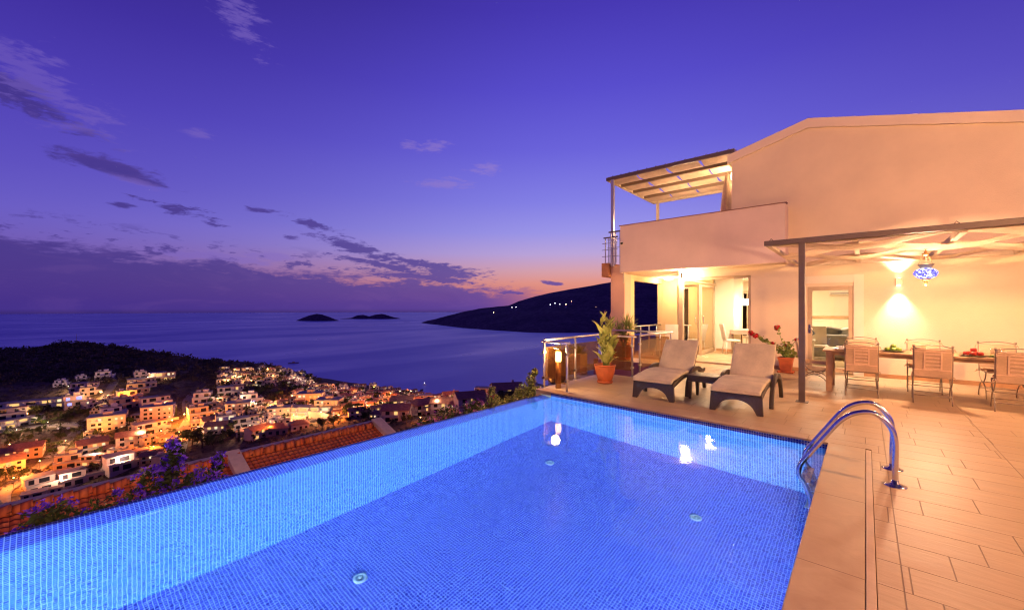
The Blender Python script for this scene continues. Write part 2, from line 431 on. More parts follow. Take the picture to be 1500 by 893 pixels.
# low dark bank over the sea, its top sinking to the right
b1=azel(0,345); b2=azel(700,420)
slope=(b2[1]-b1[1])/(b2[0]-b1[0])
top=g.m('ADD',g.m('MULTIPLY',g.m('SUBTRACT',az,b1[0]),slope),b1[1])
top=g.m('ADD',top,g.m('ADD',g.m('MULTIPLY',g.m('SUBTRACT',nA,.5),R(5.5)),g.m('MULTIPLY',g.m('SUBTRACT',nB,.5),R(6.))))
bank=g.mr(g.m('SUBTRACT',top,el),R(-.5),R(.9),0.,1.,True)
bank=g.m('MULTIPLY',bank,g.mr(az,azel(850,400)[0],azel(690,400)[0],0.,1.,True))
stk=g.mr(nB,.52,.60,0.,1.,True)
band_t=g.m('ADD',g.m('MULTIPLY',g.m('SUBTRACT',az,b1[0]),slope*1.12),azel(0,312)[1])
streak=g.m('MULTIPLY',stk,g.mr(g.m('SUBTRACT',band_t,el),R(-1.6),R(.8),0.,1.,True))
streak=g.m('MULTIPLY',streak,g.mr(az,azel(705,400)[0],azel(640,400)[0],0.,1.,True))
dark=g.m('MAXIMUM',bank,g.m('MULTIPLY',streak,.9))
for a in [(165,247,62,13,-9,.5,.28),(520,362,58,9,-14,.5,.4),(590,381,66,7,-9,.5,.45),(655,399,52,11,-4,.5,.4),(615,406,90,6,-5,.5,.4),(255,308,34,6,-12,.6,.6),(312,324,20,7,-20,.6,.6),(380,307,22,3.5,0,.6,.4),(460,329,30,5,-12,.6,.5),(428,347,12,3,0,.6,.4),(45,148,62,16,-24,.6,.45),(745,428,26,3.5,-4,.5,.4),(812,415,16,3,-8,.5,.4),(180,300,16,4,0,.6,.4),(565,390,80,4,-10,.5,.5)]:
    dark=g.m('MAXIMUM',dark,ell(*a))
fade=g.mr(el,R(0.),R(22.),0.,1.)
dcol=g.mix(wgt,lin(58,42,128),lin(86,66,152)); 
dcol=g.mix(g.mr(nC,.35,.65,0.,.5),dcol,lin(70,50,140))
# rosy low haze in the bank
dcol=g.mix(g.m('MULTIPLY',g.mr(nA,.5,.66,0.,1.,True),.10),dcol,lin(128,88,158))
col=g.mix(g.m('MULTIPLY',dark,.93),base,dcol)
lite=None
for a in [(345,22,36,17,-42,.9,.6),(40,98,46,24,-20,.9,.6),(95,150,54,20,-22,.9,.6),(290,196,16,5,0,.9,.4),(655,268,36,6,3,.9,.5),(714,246,22,7,8,.9,.5),(632,215,22,6,10,.9,.5),(600,214,12,5,0,.9,.5),(400,376,36,6,-2,.6,.3),(330,378,46,7,-6,.6,.4),(250,370,34,6,-8,.6,.4),(190,265,34,5,-10,.9,.4),(100,185,30,6,10,.9,.5)]:
    e_=ell(*a); lite=e_ if lite is None else g.m('MAXIMUM',lite,e_)
lcol=g.mix(wgt,lin(104,82,178),lin(150,124,196))
col=g.mix(g.m('MULTIPLY',lite,.55),col,lcol)
st_=g.n('ShaderNodeTexVoronoi'); st_.inputs['Scale'].default_value=46; g.put(st_.inputs['Vector'],gen)
col=g.mix(g.m('MULTIPLY',g.mr(st_.outputs['Distance'],.012,.02,1.,0.),g.mr(el,R(8.),R(14.),0.,.35)),col,(.9,.9,1,1))
below=g.mr(dz,-.02,0.,0.,1.); col=g.mix(below,(.012,.010,.03,1),col)
bgr=g.n('ShaderNodeBackground'); g.put(bgr.inputs[0],col); bgr.inputs[1].default_value=1.08
# real twilight scattering added underneath the colour grade
sky=g.n('ShaderNodeTexSky'); sky.sky_type='NISHITA'; sky.sun_disc=False; sky.sun_elevation=R(-2.5); sky.sun_rotation=math.atan2(FW[0]*math.cos(sunaz)+RT[0]*math.sin(sunaz),FW[1]*math.cos(sunaz)+RT[1]*math.sin(sunaz))
bg2=g.n('ShaderNodeBackground'); g.put(bg2.inputs[0],sky.outputs[0]); bg2.inputs[1].default_value=.06
ad=g.n('ShaderNodeAddShader'); nt.links.new(bgr.outputs[0],ad.inputs[0]); nt.links.new(bg2.outputs[0],ad.inputs[1])
wo=g.n('ShaderNodeOutputWorld'); nt.links.new(ad.outputs[0],wo.inputs[0])
W.cycles.sampling_method='MANUAL'; W.cycles.sample_map_resolution=512

def lamp(kind,name,loc,power,col,size=.05,rot=None,spot=None,blend=.6,parent=None,vis=False):
    l=D.lights.new(name,kind); l.energy=power; l.color=col
    if kind=='AREA': l.shape='RECTANGLE' if isinstance(size,tuple) else 'DISK'; 
    if kind=='AREA':
        if isinstance(size,tuple): l.size,l.size_y=size
        else: l.size=size
    else: l.shadow_soft_size=size
    if kind=='SPOT': l.spot_size=spot; l.spot_blend=blend
    o=D.objects.new(name,l); COL.objects.link(o); o.location=loc
    if rot: o.rotation_euler=rot
    if parent: o.parent=parent
    return o
# afterglow, a very weak low sun through the haze
sd=D.lights.new('sun','SUN'); sd.energy=.03; sd.angle=R(20); sd.color=(1,.55,.5); so=D.objects.new('sun',sd); COL.objects.link(so)
sv=Vector((FW[0]*math.cos(sunaz)+RT[0]*math.sin(sunaz),FW[1]*math.cos(sunaz)+RT[1]*math.sin(sunaz),math.tan(R(3))))
so.rotation_euler=sv.to_track_quat('Z','Y').to_euler()
WARM=(1,.55,.31); WARM2=(1,.61,.31); WHITEW=(1,.72,.48); ORNG=(1,.36,.07)

# ------------------------------------------------------------------ pool
WZ=-.08; FZ=-1.62
PA=(-4.36,-3.6); PB=(-4.30,6.04); PC=(-.30,5.80); PD=(-.30,-3.6)
MFL=m_mosaic('mosaic_floor',[(.045,.045,.38,1),(.07,.075,.48,1),(.11,.12,.58,1),(.05,.055,.42,1),(.010,.012,.24,1),(.09,.10,.52,1)],grout=(.42,.52,.90,1))
MWL=m_mosaic('mosaic_wall',[(.03,.16,.46,1),(.05,.22,.55,1),(.07,.27,.60,1),(.045,.18,.50,1),(.012,.07,.32,1)],grout=(.58,.84,.94,1))
MBD=m_mosaic('mosaic_border',[(.015,.03,.42,1),(.03,.06,.55,1),(.01,.02,.30,1)],grout=(.5,.6,.9,1),pitch=.0275)
b=MB()
def vquad(b,p,q,z0,z1,mi=0):
    L=math.dist(p,q); b.quad((p[0],p[1],z0),(q[0],q[1],z0),(q[0],q[1],z1),(p[0],p[1],z1),mi,[(0,z0),(L,z0),(L,z1),(0,z1)])
# floor
b.quad((PA[0],PA[1],FZ),(PD[0],PD[1],FZ),(PC[0],PC[1],FZ),(PB[0],PB[1],FZ),0,[PA,PD,PC,PB])
vquad(b,PB,PC,FZ,-.085,1); vquad(b,PC,PD,FZ,-.085,1); vquad(b,PD,PA,FZ,-.085,1)
vquad(b,PB,PC,-.085,-.022,2); vquad(b,PC,PD,-.085,-.022,2); vquad(b,PD,PA,-.085,-.022,2)
# infinity edge: wall face, rounded crown, sloping spillway
prof=[(0,FZ,1),(0,-.265,1),(-.010,-.235,1),(-.030,-.21,1),(-.075,-.172,2),(-.12,-.135,2),(-.165,-.102,2),(-.19,-.090,2),(-.22,-.086,2),(-.25,-.092,2),(-.275,-.108,2),(-.29,-.14,2),(-.295,-.25,2),(-.295,-1.9,2)]
L=0
for i in range(len(prof)-1):
    (d0,z0,_),(d1,z1,mi)=prof[i],prof[i+1]; L1=L+math.hypot(d1-d0,z1-z0)
    y0,y1=PA[1],PB[1]
    b.quad((PA[0]+d0,y0,z0),(PB[0]+d0,y1,z0),(PB[0]+d1,y1,z1),(PA[0]+d1,y0,z1),mi if z1>-.3 and i>0 else (1 if i==0 else 2),[(y0,L),(y1,L),(y1,L1),(y0,L1)],True); L=L1
pool=b.build('swimming_pool',[MFL,MWL,MBD],fix=False)
tag(pool,'infinity pool lined with small blue mosaic tiles, lit from under water','swimming pool')
# floor inlets and underwater lamps
INLM=mat('inlet_plastic',(.75,.85,.85),.4)
def inlet(x,y,lab):
    m=MB(); m.lathe([(.0,.0),(.062,.0),(.062,.010),(.052,.016),(.034,.016),(.031,.011),(.016,.011),(.014,.018),(.0,.018)],24,(x,y,FZ+.002))
    o=m.build('floor_inlet',INLM,pool); return o
for (x,y) in ((-3.33,4.65),(-1.38,4.61),(-3.36,1.84)): inlet(x,y,'')
ULAMP=emis('underwater_lamp_glass',(.55,.75,1),30)
for y in (-1.8,.9,3.6):
    m=MB(); m.tube([(-.302,y,-.75),(-.325,y,-.75)],.13,24)
    rimo=m.build('underwater_lamp',MAT['brushed_steel'],pool)
    m=MB(); m.tube([(-.324,y,-.75),(-.334,y,-.75)],.105,24); m.build('lens',ULAMP,rimo)
    lamp('AREA','pool_light',(-.345,y,-.75),430,(.40,.68,1),.22,rot=(0,R(90),0))
for x in (-3.5,-1.4):
    m=MB(); m.tube([(x,-3.598,-.75),(x,-3.575,-.75)],.13,24); rimo=m.build('underwater_lamp',MAT['brushed_steel'],pool)
    m=MB(); m.tube([(x,-3.576,-.75),(x,-3.566,-.75)],.105,24); m.build('lens',ULAMP,rimo)
    lamp('AREA','pool_light',(x,-3.55,-.75),140,(.45,.58,1),.22,rot=(R(90-6),0,0))
m=MB()
m.quad((PA[0]-.225,PA[1],WZ),(PD[0],PD[1],WZ),(PC[0],PC[1],WZ),(PB[0]-.225,PB[1],WZ))
o=m.build('water',m_water(),fix=False); tag(o,'still clear water filling the blue mosaic pool to its brim','pool water',kind='structure')

# ------------------------------------------------------------------ decks
DECK=m_deck()
def struct(o,lab,cat): return tag(o,lab,cat,kind='structure')
XW=9.
b=MB()
ex=.02 # nosing over the pool wall
b.prism([(-4.66,6.062),(-4.30,6.04-ex),(-.30,5.80-ex),(-.30,8.55),(-4.66,8.55)],-.022,0)
b.prism([(-3.95,8.55),(-.30,8.55),(-.30,10.9),(-3.95,10.9)],-.25,0)
b.prism([(-6.19,10.9),(-.30,10.9),(-.30,16.2),(-6.19,16.2)],-.25,0)
b.prism([(.048,-6),(XW,-6),(XW,12),(.048,12)],-.25,0)
b.prism([(-.30,5.80),(.048,5.80),(.048,12),(-.30,12)],-.25,0)
b.prism([(-7,-6),(.048,-6),(.048,-3.6),(-7,-3.6)],-.25,0)
# slab body below the thin nosing
b.prism([(-4.66,6.066),(-4.30,6.045),(-.30,5.805),(-.30,8.55),(-4.66,8.55)],-.25,-.0225)
o=b.build('pool_deck',DECK); struct(o,'orange lit stone tiled terrace around the pool','terrace')
b=MB(); b.prism([(-.32,-3.6),(0,-3.6),(0,5.80),(-.32,5.80)],-.022,.0)
b.prism([(-.30,-3.6),(.0,-3.6),(.0,5.80),(-.30,5.80)],-.25,-.0225)
o=b.build('pool_coping',m_coping(),bevel=.006); struct(o,'smooth stone coping along the right edge of the pool','coping')
b=MB(); b.prism([(.002,-3.6),(.044,-3.6),(.044,5.74),(.002,5.74)],-.2,.005)
o=b.build('edge_strip',mat('edge_strip_stone',(.56,.40,.26),.45,0,4,.12,.001,40),bevel=.003); struct(o,'thin raised pale stone strip between coping and deck tiles','edging')
# lower terrace left of the villa, reached past the stair well
LT=-.50
PURPLE_LIT=m_plaster('stairwell_purple_lit_plaster',(.36,.16,.22))  # purple light on the stucco put into its colour
b=MB()
b.prism([(-4.76,6.5),(-4.665,6.5),(-4.665,8.555),(-3.95,8.555),(-3.95,10.9),(-6.19,10.9),(-6.19,14.6),(-8.2,12.4),(-7.6,10.6)],LT-.3,LT)
o=b.build('lower_terrace',mat('terrace_slab',(.26,.19,.13),.6,0,3,.2,.004,20)); struct(o,'lower brown paved terrace seen through the railing glass','terrace')
b=MB(); b.box(-6.19,10.895,LT,-3.96,10.899,-.002); b.box(-3.955,8.56,LT,-3.951,10.89,-.002)
o=b.build('stairwell_wall',PURPLE_LIT); struct(o,'purple lit low wall of the sunken stair well','wall')
b=MB()
for k in range(2): b.box(-5.7,8.62+k*.34,LT+.002,-4.2,8.62+(k+1)*.34,LT+.16*(2-k))
o=b.build('stair_steps',MAT['terrace_slab']); struct(o,'two steps down beside the glass railing','steps')

# ------------------------------------------------------------------ villa
villa=thing('villa','large cream plastered villa with gabled upper wall and wrap-around balcony parapet','house',(0,12,0))
def vps(b,name,m):
    for q in b.parts(): vp(q,name,m)
def vp(b,name,m,par=None,bevel=0):
    o=b.build(name,m,par or villa,bevel=bevel)
    o.matrix_parent_inverse=Matrix.Translation((0,-12,0)) if (par is None) else Matrix.Identity(4)
    return o
YB=20.5; XR=7.
zc=2.56
gz=lambda x: 6.0-.263*abs(x+1.03) if x<-1.03 else 6.0-.258*(x+1.03)
# ground floor front wall with the two openings, upper wall in one plane
b=MB(); b.box(-2.24,12,0,-1.05,12.22,2.6); b.box(-1.05,12,2.02,-.21,12.22,2.6); b.box(-.21,12,0,XR,12.22,2.6); b.box(-4.0,12,2.37,-2.24,12.22,2.6)
vp(b,'wall',WALL)
b=MB(); n=len(b.v)
pts=[(-2.69,2.602),(XR,2.602),(XR,gz(XR)),(-1.03,6.0),(-2.69,gz(-2.69))]
for (x,z) in pts: b.v.append((x,12,z))
for (x,z) in pts: b.v.append((x,YB,z))
k=len(pts); b.face(range(k)); b.face(range(k,2*k))
for i in range(k): j=(i+1)%k; b.face((i,j,k+j,k+i))
vp(b,'upper_wall',m_plaster('upper_plaster',(.86,.71,.52)))
# rake band at the roof edge
b=MB()
def rake(x0,x1):
    b.poly([(x0,11.95,gz(x0)-.19),(x1,11.95,gz(x1)-.19),(x1,11.95,gz(x1)+.03),(x0,11.95,gz(x0)+.03)])
    b.poly([(x0,11.95,gz(x0)+.03),(x1,11.95,gz(x1)+.03),(x1,YB,gz(x1)+.03),(x0,YB,gz(x0)+.03)])
    b.poly([(x0,11.95,gz(x0)-.19),(x1,11.95,gz(x1)-.19),(x1,11.999,gz(x1)-.19),(x0,11.999,gz(x0)-.19)])
rake(-2.78,-1.03); rake(-1.03,XR+.1)
b.poly([(-2.78,11.95,gz(-2.78)-.19),(-2.78,11.95,gz(-2.78)+.03),(-2.78,YB,gz(-2.78)+.03),(-2.78,YB,gz(-2.78)-.19)])
rf=vp(b,'roof_edge',m_plaster('fascia_plaster',(.86,.73,.58)))
# balcony: slab, front parapet, side return
b=MB(); b.box(-5.72,11.66,2.6,-1.43,11.998,2.8); b.box(-6.19,12.71,2.6,-4.0,16.4,2.8); b.box(-5.72,12.0,2.601,-4.0,12.70,2.8); b.box(-4.0,12.22,2.602,-2.70,16.4,2.8)
vps(b,'balcony_slab',WALL)
b=MB(); b.box(-5.63,11.5,2.6,-1.43,11.65,4.0); b.box(-1.58,11.65,2.801,-1.43,11.998,4.0)
vp(b,'parapet',WALLP,bevel=.012)
b=MB(); b.box(-5.66,11.485,4.001,-1.40,11.67,4.018); vp(b,'parapet_cap',mat('cap_metal',(.30,.14,.10),.5))
b=MB(); b.box(-6.19,12.0,-.5,-5.72,12.45,2.86); b.box(-6.19,12.45,-.5,-5.80,12.70,2.86)
vp(b,'corner_pier',WALLPIER)
b=MB(); b.box(-6.44,11.85,2.52,-6.192,12.7,2.96); vp(b,'slab_nose',mat('slab_nose_paint',(.42,.18,.09),.7))
b=MB(); b.tube([(-5.55,11.58,2.6),(-5.55,11.58,2.28)],.022,10); vp(b,'drain_pipe',mat('pipe_plastic',(.6,.5,.4),.5))
# porch: left wall with tall opening, back wall
b=MB(); b.box(-5.92,12.45,.0,-5.722,12.72,2.6); b.box(-5.92,15.2,0,-5.722,16.2,2.6); b.box(-5.92,12.72,2.42,-5.722,15.2,2.599)
b.box(-5.72,15.2,0,-5.12,15.4,2.6); b.box(-5.12,15.2,2.3,-4.78,15.4,2.6); b.box(-4.78,15.2,0,-4.0,15.4,2.6)
vps(b,'porch_wall',WALLY)
b=MB(); b.box(-5.118,15.24,.02,-4.782,15.30,2.28); wn_=vp(b,'porch_window',mat('window_frame_paint',(.60,.48,.34),.5))
b=MB(); b.box(-5.08,15.22,.08,-4.82,15.235,2.22); b.builds('pane',GLASSN,wn_)
# glazed side of the garden room: jamb post, side panels
b=MB(); b.box(-4.06,12.0,0,-3.95,12.14,2.56); vp(b,'door_post',FRAMEM)
b=MB(); b.box(-4.0,12.10,2.30,-2.24,12.16,2.369); b.box(-2.30,12.02,.03,-2.241,12.16,2.30); b.box(-4.0,11.98,-.1,-2.24,12.2,.045)
vp(b,'door_frame',FRAMEM)
def leaf(p,q,z0,z1,name,handle=None):
    """glazed door leaf between two plan points"""
    dx,dy=q[0]-p[0],q[1]-p[1]; L=math.hypot(dx,dy); M=Matrix.Rotation(math.atan2(dy,dx),3,'Z'); b=MB(); w=.075
    def bb(s0,s1,a,c,t=.05):
        b.obox((p[0]+dx*(s0+s1)/2/L,p[1]+dy*(s0+s1)/2/L,(a+c)/2),(s1-s0,t,c-a),M)
    bb(0,w,z0,z1); bb(L-w,L,z0,z1); bb(w,L-w,z0,z0+.11,.048); bb(w,L-w,z1-w,z1,.048)
    o=vp(b,name,FRAMEM,bevel=.004)
    b=MB(); b.obox(((p[0]+q[0])/2,(p[1]+q[1])/2,(z0+z1)/2+.02),(L-2*w,.008,z1-z0-.18),M); b.build('glass_pane',GLASSC,o)
    if handle is not None:
        nx,ny=-dy/L,dx/L; hx,hy=p[0]+dx*handle/L,p[1]+dy*handle/L; b=MB()
        for sg in (-1,1):
            a=[(hx+nx*sg*.026,hy+ny*sg*.026,1.02),(hx+nx*sg*.075,hy+ny*sg*.075,1.03),(hx+nx*sg*.075,hy+ny*sg*.075,1.28),(hx+nx*sg*.026,hy+ny*sg*.026,1.29)]
            b.tube(a,.010,8)
        b.build('handle',STEEL,o)
    return o
leaf((-3.97,13.75),(-3.97,15.25),.05,2.28,'glass_door',.04)
leaf((-4.75,13.95),(-3.98,13.72),.05,2.28,'glass_door',.70)
b=MB(); b.box(-4.0,12.2,2.31,-3.93,15.4,2.36); b.box(-4.02,13.0,-.02,-3.92,15.4,.03); vps(b,'side_track',FRAMEM)
# interior shell
b=MB(); b.box(-3.99,12.22,-.2,XR,YB,.028); fl=vp(b,'floor',mat('interior_floor_tile',(.66,.50,.30),.22,0,2,.08))
b=MB()
b.box(-4.0,15.45,.028,-3.46,15.6,zc); b.box(-3.46,15.45,.028,-3.40,16.8,zc)
b.box(-4.5,15.6,.028,-4.4,18.3,zc)
b.box(-2.2,18.3,.028,XR,18.45,zc); b.box(-4.5,18.3,.028,-2.2,18.45,zc)
b.box(-2.02,12.22,.03,-1.90,15.6,zc); b.box(3.2,12.23,.03,3.3,18.3,zc)
vps(b,'interior_wall',WALLI)
b=MB(); b.box(-3.94,15.43,.03,-3.46,15.448,.12); b.box(-3.455,15.4,.03,-3.39,15.448,.12); vps(b,'skirting',mat('skirting_tile',(.5,.28,.14),.4))
b=MB(); b.box(-3.99,12.221,zc,XR,18.5,zc+.03); b.box(-4.5,15.401,zc,-3.992,18.5,zc+.03); vp(b,'ceiling',mat('ceiling_paint',(.84,.76,.62),.9))
# dark inner window with frame beyond the dining room
b=MB(); b.box(-3.85,18.26,.35,-3.2,18.298,2.2); w2=vp(b,'inner_window',mat('window_frame_paint',(.6,.48,.34)))
b=MB(); b.box(-3.79,18.25,.45,-3.55,18.258,2.1); b.box(-3.50,18.25,.45,-3.26,18.258,2.1); b.builds('pane',GLASSN,w2)
# door to the living room with its pale plaster surround
b=MB(); b.box(-.205,11.97,0.0,-.03,11.999,2.27); b.box(-1.13,11.97,2.10,-.206,11.999,2.27); vps(b,'door_surround',WALLI)
fr=MB(); fr.box(-1.05,12.01,.03,-.965,12.12,2.02); fr.box(-.295,12.01,.03,-.21,12.12,2.02); fr.box(-.965,12.01,1.93,-.295,12.12,2.02); fr.box(-.965,12.01,.03,-.295,12.12,.14)
dr=vp(fr,'door',FRAMEM,bevel=.005)
b=MB(); b.box(-.965,12.05,.14,-.295,12.06,1.93); b.build('glass_pane',GLASSC,dr)
b=MB(); b.tube([(-1.01,12.0,1.02),(-1.01,11.95,1.02),(-.93,11.95,1.02)],.010,8); b.box(-1.03,12.0,.92,-.99,12.009,1.12); b.build('handle',STEEL,dr)
b=MB(); b.box(-2.24,11.985,0,-1.052,11.999,.085); b.box(-.028,11.985,0,XR,11.999,.085); vps(b,'skirting',MAT['skirting_tile'])
# back of the house shell
b=MB(); b.box(XR-.01,12.2,0,XR+.2,YB,2.6); b.box(-4.,YB-.1,0,XR,YB+.1,2.6); vps(b,'rear_wall',WALL)
# small things on the facade
o=thing('security_camera','small dark security camera high on the left end of the balcony parapet','camera',(-5.56,11.5,3.5))
b=MB(); b.lathe([(0,-.04),(.035,-.04),(.04,0),(.02,.012)],14,(0,-.03,.02)); b.build('mount',WHITE,o,)
b=MB(); b.lathe([(0,-.06),(.03,-.05),(.042,-.02),(.042,.0),(0,.01)],14,(0,-.04,-.01)); b.build('dome',mat('black_plastic',(.02,.02,.02),.3),o)

# ------------------------------------------------------------------ ceiling / wall lamps
LG=emis('lamp_glass_warm',(1,.78,.48),9)
def ceil_lamp(x,y,z,lab,power,r=.17):
    o=thing('ceiling_lamp',lab,'ceiling lamp',(x,y,z),0,'round ceiling lamps under the balcony')
    b=MB(); b.lathe([(0,0),(r*.55,0),(r*.6,-.02),(0,-.025)],24); b.build('base',WHITE,o)
    b=MB(); b.lathe([(r*.98,-.02),(r,-.035),(r*.86,-.07),(r*.5,-.095),(0,-.105)],24); b.build('shade',LG,o)
    lamp('POINT','ceiling_lamp_light',(x,y,z-.26),power,WARM2,.12)
ceil_lamp(-3.81,11.80,2.598,'round glowing ceiling lamp under the balcony edge above the door post, largest of the three',125,.17)
ceil_lamp(-5.25,14.5,2.598,'round glowing ceiling lamp deep in the left porch, left of the other two',110)
ceil_lamp(-3.55,13.3,2.558,'round glowing ceiling lamp just inside the glazed room, right of the other two',60)
b=MB()
# interior pendant and lights
o=thing('pendant_lamp','white drum pendant lamp glowing over the indoor dining table','pendant lamp',(-3.2,15.95,2.56))
b=MB(); b.tube([(0,0,0),(0,0,-.72)],.006,6); b.build('cord',WHITE,o)
b=MB(); b.lathe([(.14,-.94),(.17,-.72)],24); b.lathe([(.0,-.93),(.139,-.93)],24); b.build('shade',emis('pendant_shade',(1,.9,.75),7),o)
lamp('POINT','pendant_light',(-3.2,15.95,1.40),90,WARM2,.12)
lamp('AREA','room_light',(-2.9,13.9,2.50),120,WHITEW,.5)
lamp('AREA','room_light',(-.7,15.5,2.50),170,WHITEW,.9)
lamp('AREA','room_light',(-2.9,17.3,2.50),60,WARM2,.5)

# up / down wall lamp and an added unseen twin that evens the wall light
def wall_lamp(x,lab,p):
    o=thing('wall_lamp',lab,'wall lamp',(x,12,2.07),0,'up and down wall lamps on the dining wall')
    b=MB(); b.box(-.05,-.10,-.075,.05,-.035,.075); b.build('body',mat('lamp_metal',(.30,.22,.15),.35,.6),o,bevel=.004)
    b=MB(); b.box(-.02,-.034,-.03,.02,-.0005,.03); b.build('bracket',MAT['lamp_metal'],o)
    b=MB(); b.box(-.038,-.088,-.0765,.038,-.045,-.0755); b.box(-.038,-.088,.0755,.038,-.045,.0765); b.builds('lens',emis('lamp_lens',(1,.85,.6),25),o)
    lamp('SPOT','wall_lamp_down',(x,11.90,1.98),p,WHITEW,.03,rot=(R(-8),0,0),spot=R(80),blend=1.)
    lamp('SPOT','wall_lamp_up',(x,11.90,2.16),p*.7,WHITEW,.03,rot=(R(180+8),0,0),spot=R(100),blend=1.)
wall_lamp(.53,'small square bronze wall lamp throwing light up and down the dining wall',330)
wall_lamp(3.9,'added unseen bronze wall lamp at the far right end of the dining wall',430)

# ------------------------------------------------------------------ upper balcony things
def pergola_upper():
    o=thing('balcony_pergola','dark framed shade pergola with cream cloth strips over the upper balcony','pergola',(-6.1,12.,2.86))
    I=Matrix.Translation((6.1,-12.,-2.86))
    def P(b,n,m,par=None,**k):
        q=b.build(n,m,o,**k); q.matrix_parent_inverse=I; return q
    z=5.62; x0,x1,y0,y1=-6.34,-2.62,12.0,15.8
    b=MB(); b.box(x0,y0-.04,z,x1,y0+.04,z+.10); P(b,'front_beam',DARKM,bevel=.006)
    b=MB(); b.box(x0,y1-.05,z,x1,y1+.05,z+.14); P(b,'rear_beam',WOODW)
    b=MB(); b.box(x0,y0+.04,z,x0+.08,y1-.05,z+.12); P(b,'side_beam',WOODW)
    b=MB(); b.box(x1-.08,y0+.04,z,x1,y1-.05,z+.12); P(b,'side_beam',WOODW)
    ys=[12.92,13.86,14.82]
    for y in ys:
        b=MB(); b.box(x0+.08,y-.045,z+.0,x1-.08,y+.045,z+.10); P(b,'cross_beam',DARKM2)
    for y in (12.0,15.75):
        b=MB(); b.box(-6.17,y-.045,2.86,-6.08,y+.045,z); P(b,'post',POSTM if y<13 else WOODW)
    # cloth strips run away from the front beam and hang between the beams
    yy=[12.0]+ys+[15.8]
    for s in range(4):
        xa=x0+.05+s*.925; xb=xa+.865; b=MB(); nx=8; rows=[]
        ph=random.random()
        for i in range(len(yy)-1):
            for k in range(9):
                t=k/8; y=yy[i]+(yy[i+1]-yy[i])*t; sag=.11*4*t*(1-t)
                rows.append((y,z+.115-sag))
        n0=len(b.v)
        for r_,(y,zz) in enumerate(rows):
            for c in range(nx+1):
                u=c/nx; x=xa+(xb-xa)*u
                b.v.append((x+.012*math.sin(r_*.9+s*2),y,zz-.03*math.sin(u*math.pi)*0+.008*noise.noise(Vector((x*9,y*2,s)))))
        for r_ in range(len(rows)-1):
            for c in range(nx): a=n0+r_*(nx+1)+c; b.face((a,a+1,a+nx+2,a+nx+1),0,None,True)
        P(b,'cloth_strip',CLOTH)
    b=MB()
    for k in range(13):
        x=x0+.2+k*.28; b.tube([(x,y0-.01,z+.10),(x+.015,y0-.01,z+.135),(x+.04,y0,z+.12)],.006,5)
    for q_ in b.parts(): P(q_,'cloth_hook',DARKM)
    return o
pergola_upper()
# closed parasol
o=thing('closed_parasol','folded cream parasol standing on the balcony beside the upper wall','parasol',(-3.02,13.0,2.8))
b=MB(); b.tube([(0,0,0),(0,0,2.62)],.022,10); b.build('pole',WOODW,o)
b=MB(); n0=0; prof=[(.02,2.6),(.055,2.56),(.085,2.35),(.12,2.0),(.16,1.5),(.205,1.0),(.235,.72),(.21,.70)]
N=40
for (r_,z) in prof:
    for k in range(N):
        an=2*math.pi*k/N; rr_=r_*(1+.22*math.cos(an*8)*(min(1,(2.6-z)*2)) ) ; b.v.append((rr_*math.cos(an),rr_*math.sin(an),z))
for i in range(len(prof)-1):
    for k in range(N): a=i*N+k; c=i*N+(k+1)%N; b.face((a,c,c+N,a+N),0,None,True)
b.build('canopy',m_fabric('parasol_cloth',(.72,.50,.34),.9,150,.1),o)
b=MB(); b.lathe([(.02,0),(.26,0),(.26,.05),(.05,.09),(.03,.3)],20); b.build('base',DARKM,o)
# cowl and light on the upper wall's left corner
o=thing('upper_wall_lamp','small round wall lamp glowing at the top corner beside the balcony','wall lamp',(-2.74,12.5,5.15))
b=MB(); b.lathe([(.0,-.10),(.07,-.09),(.08,0),(.07,.10),(0,.11)],16); b.build('shade',emis('upper_lamp_glass',(1,.8,.5),9),o)
b=MB(); b.box(.0,-.03,-.03,.052,.03,.03); b.build('bracket',DARKM,o)
lamp('POINT','upper_wall_light',(-2.95,13.1,5.05),300,WARM2,.10)
lamp('POINT','added_balcony_light',(-4.6,14.2,4.6),110,WARM2,.12)  # added light without a fixture, behind the parapet

# metal balustrade at the left end of the balcony
def bars(name,label,x0,x1,y,z0,z1,nb,rails):
    o=thing(name,label,'railing',((x0+x1)/2,y,z0)); cx=(x0+x1)/2
    b=MB(); b.box(x0-cx,-.02,z1-z0-.04,x1-cx,.02,z1-z0); b.build('handrail',DARKM,o,bevel=.004)
    for k in range(nb):
        x=x0+(x1-x0)*(k+.5)/nb-cx; b=MB(); b.box(x-.012,-.012,0,x+.012,.012,z1-z0-.04); b.build('baluster',POSTM,o)
    for k in range(rails):
        z=(z1-z0)*(k+1)/(rails+1); b=MB(); b.box(x0-cx-.04,-.022,z,x1-cx,-.012,z+.018); b.build('rail',POSTM,o)
bars('balcony_railing','short steel railing on the slab nose at the villa corner',-6.42,-5.92,11.95,2.962,3.80,4,3)
bars('balcony_railing','short steel railing close against the left end of the parapet',-6.12,-5.66,11.72,2.87,3.92,3,3)

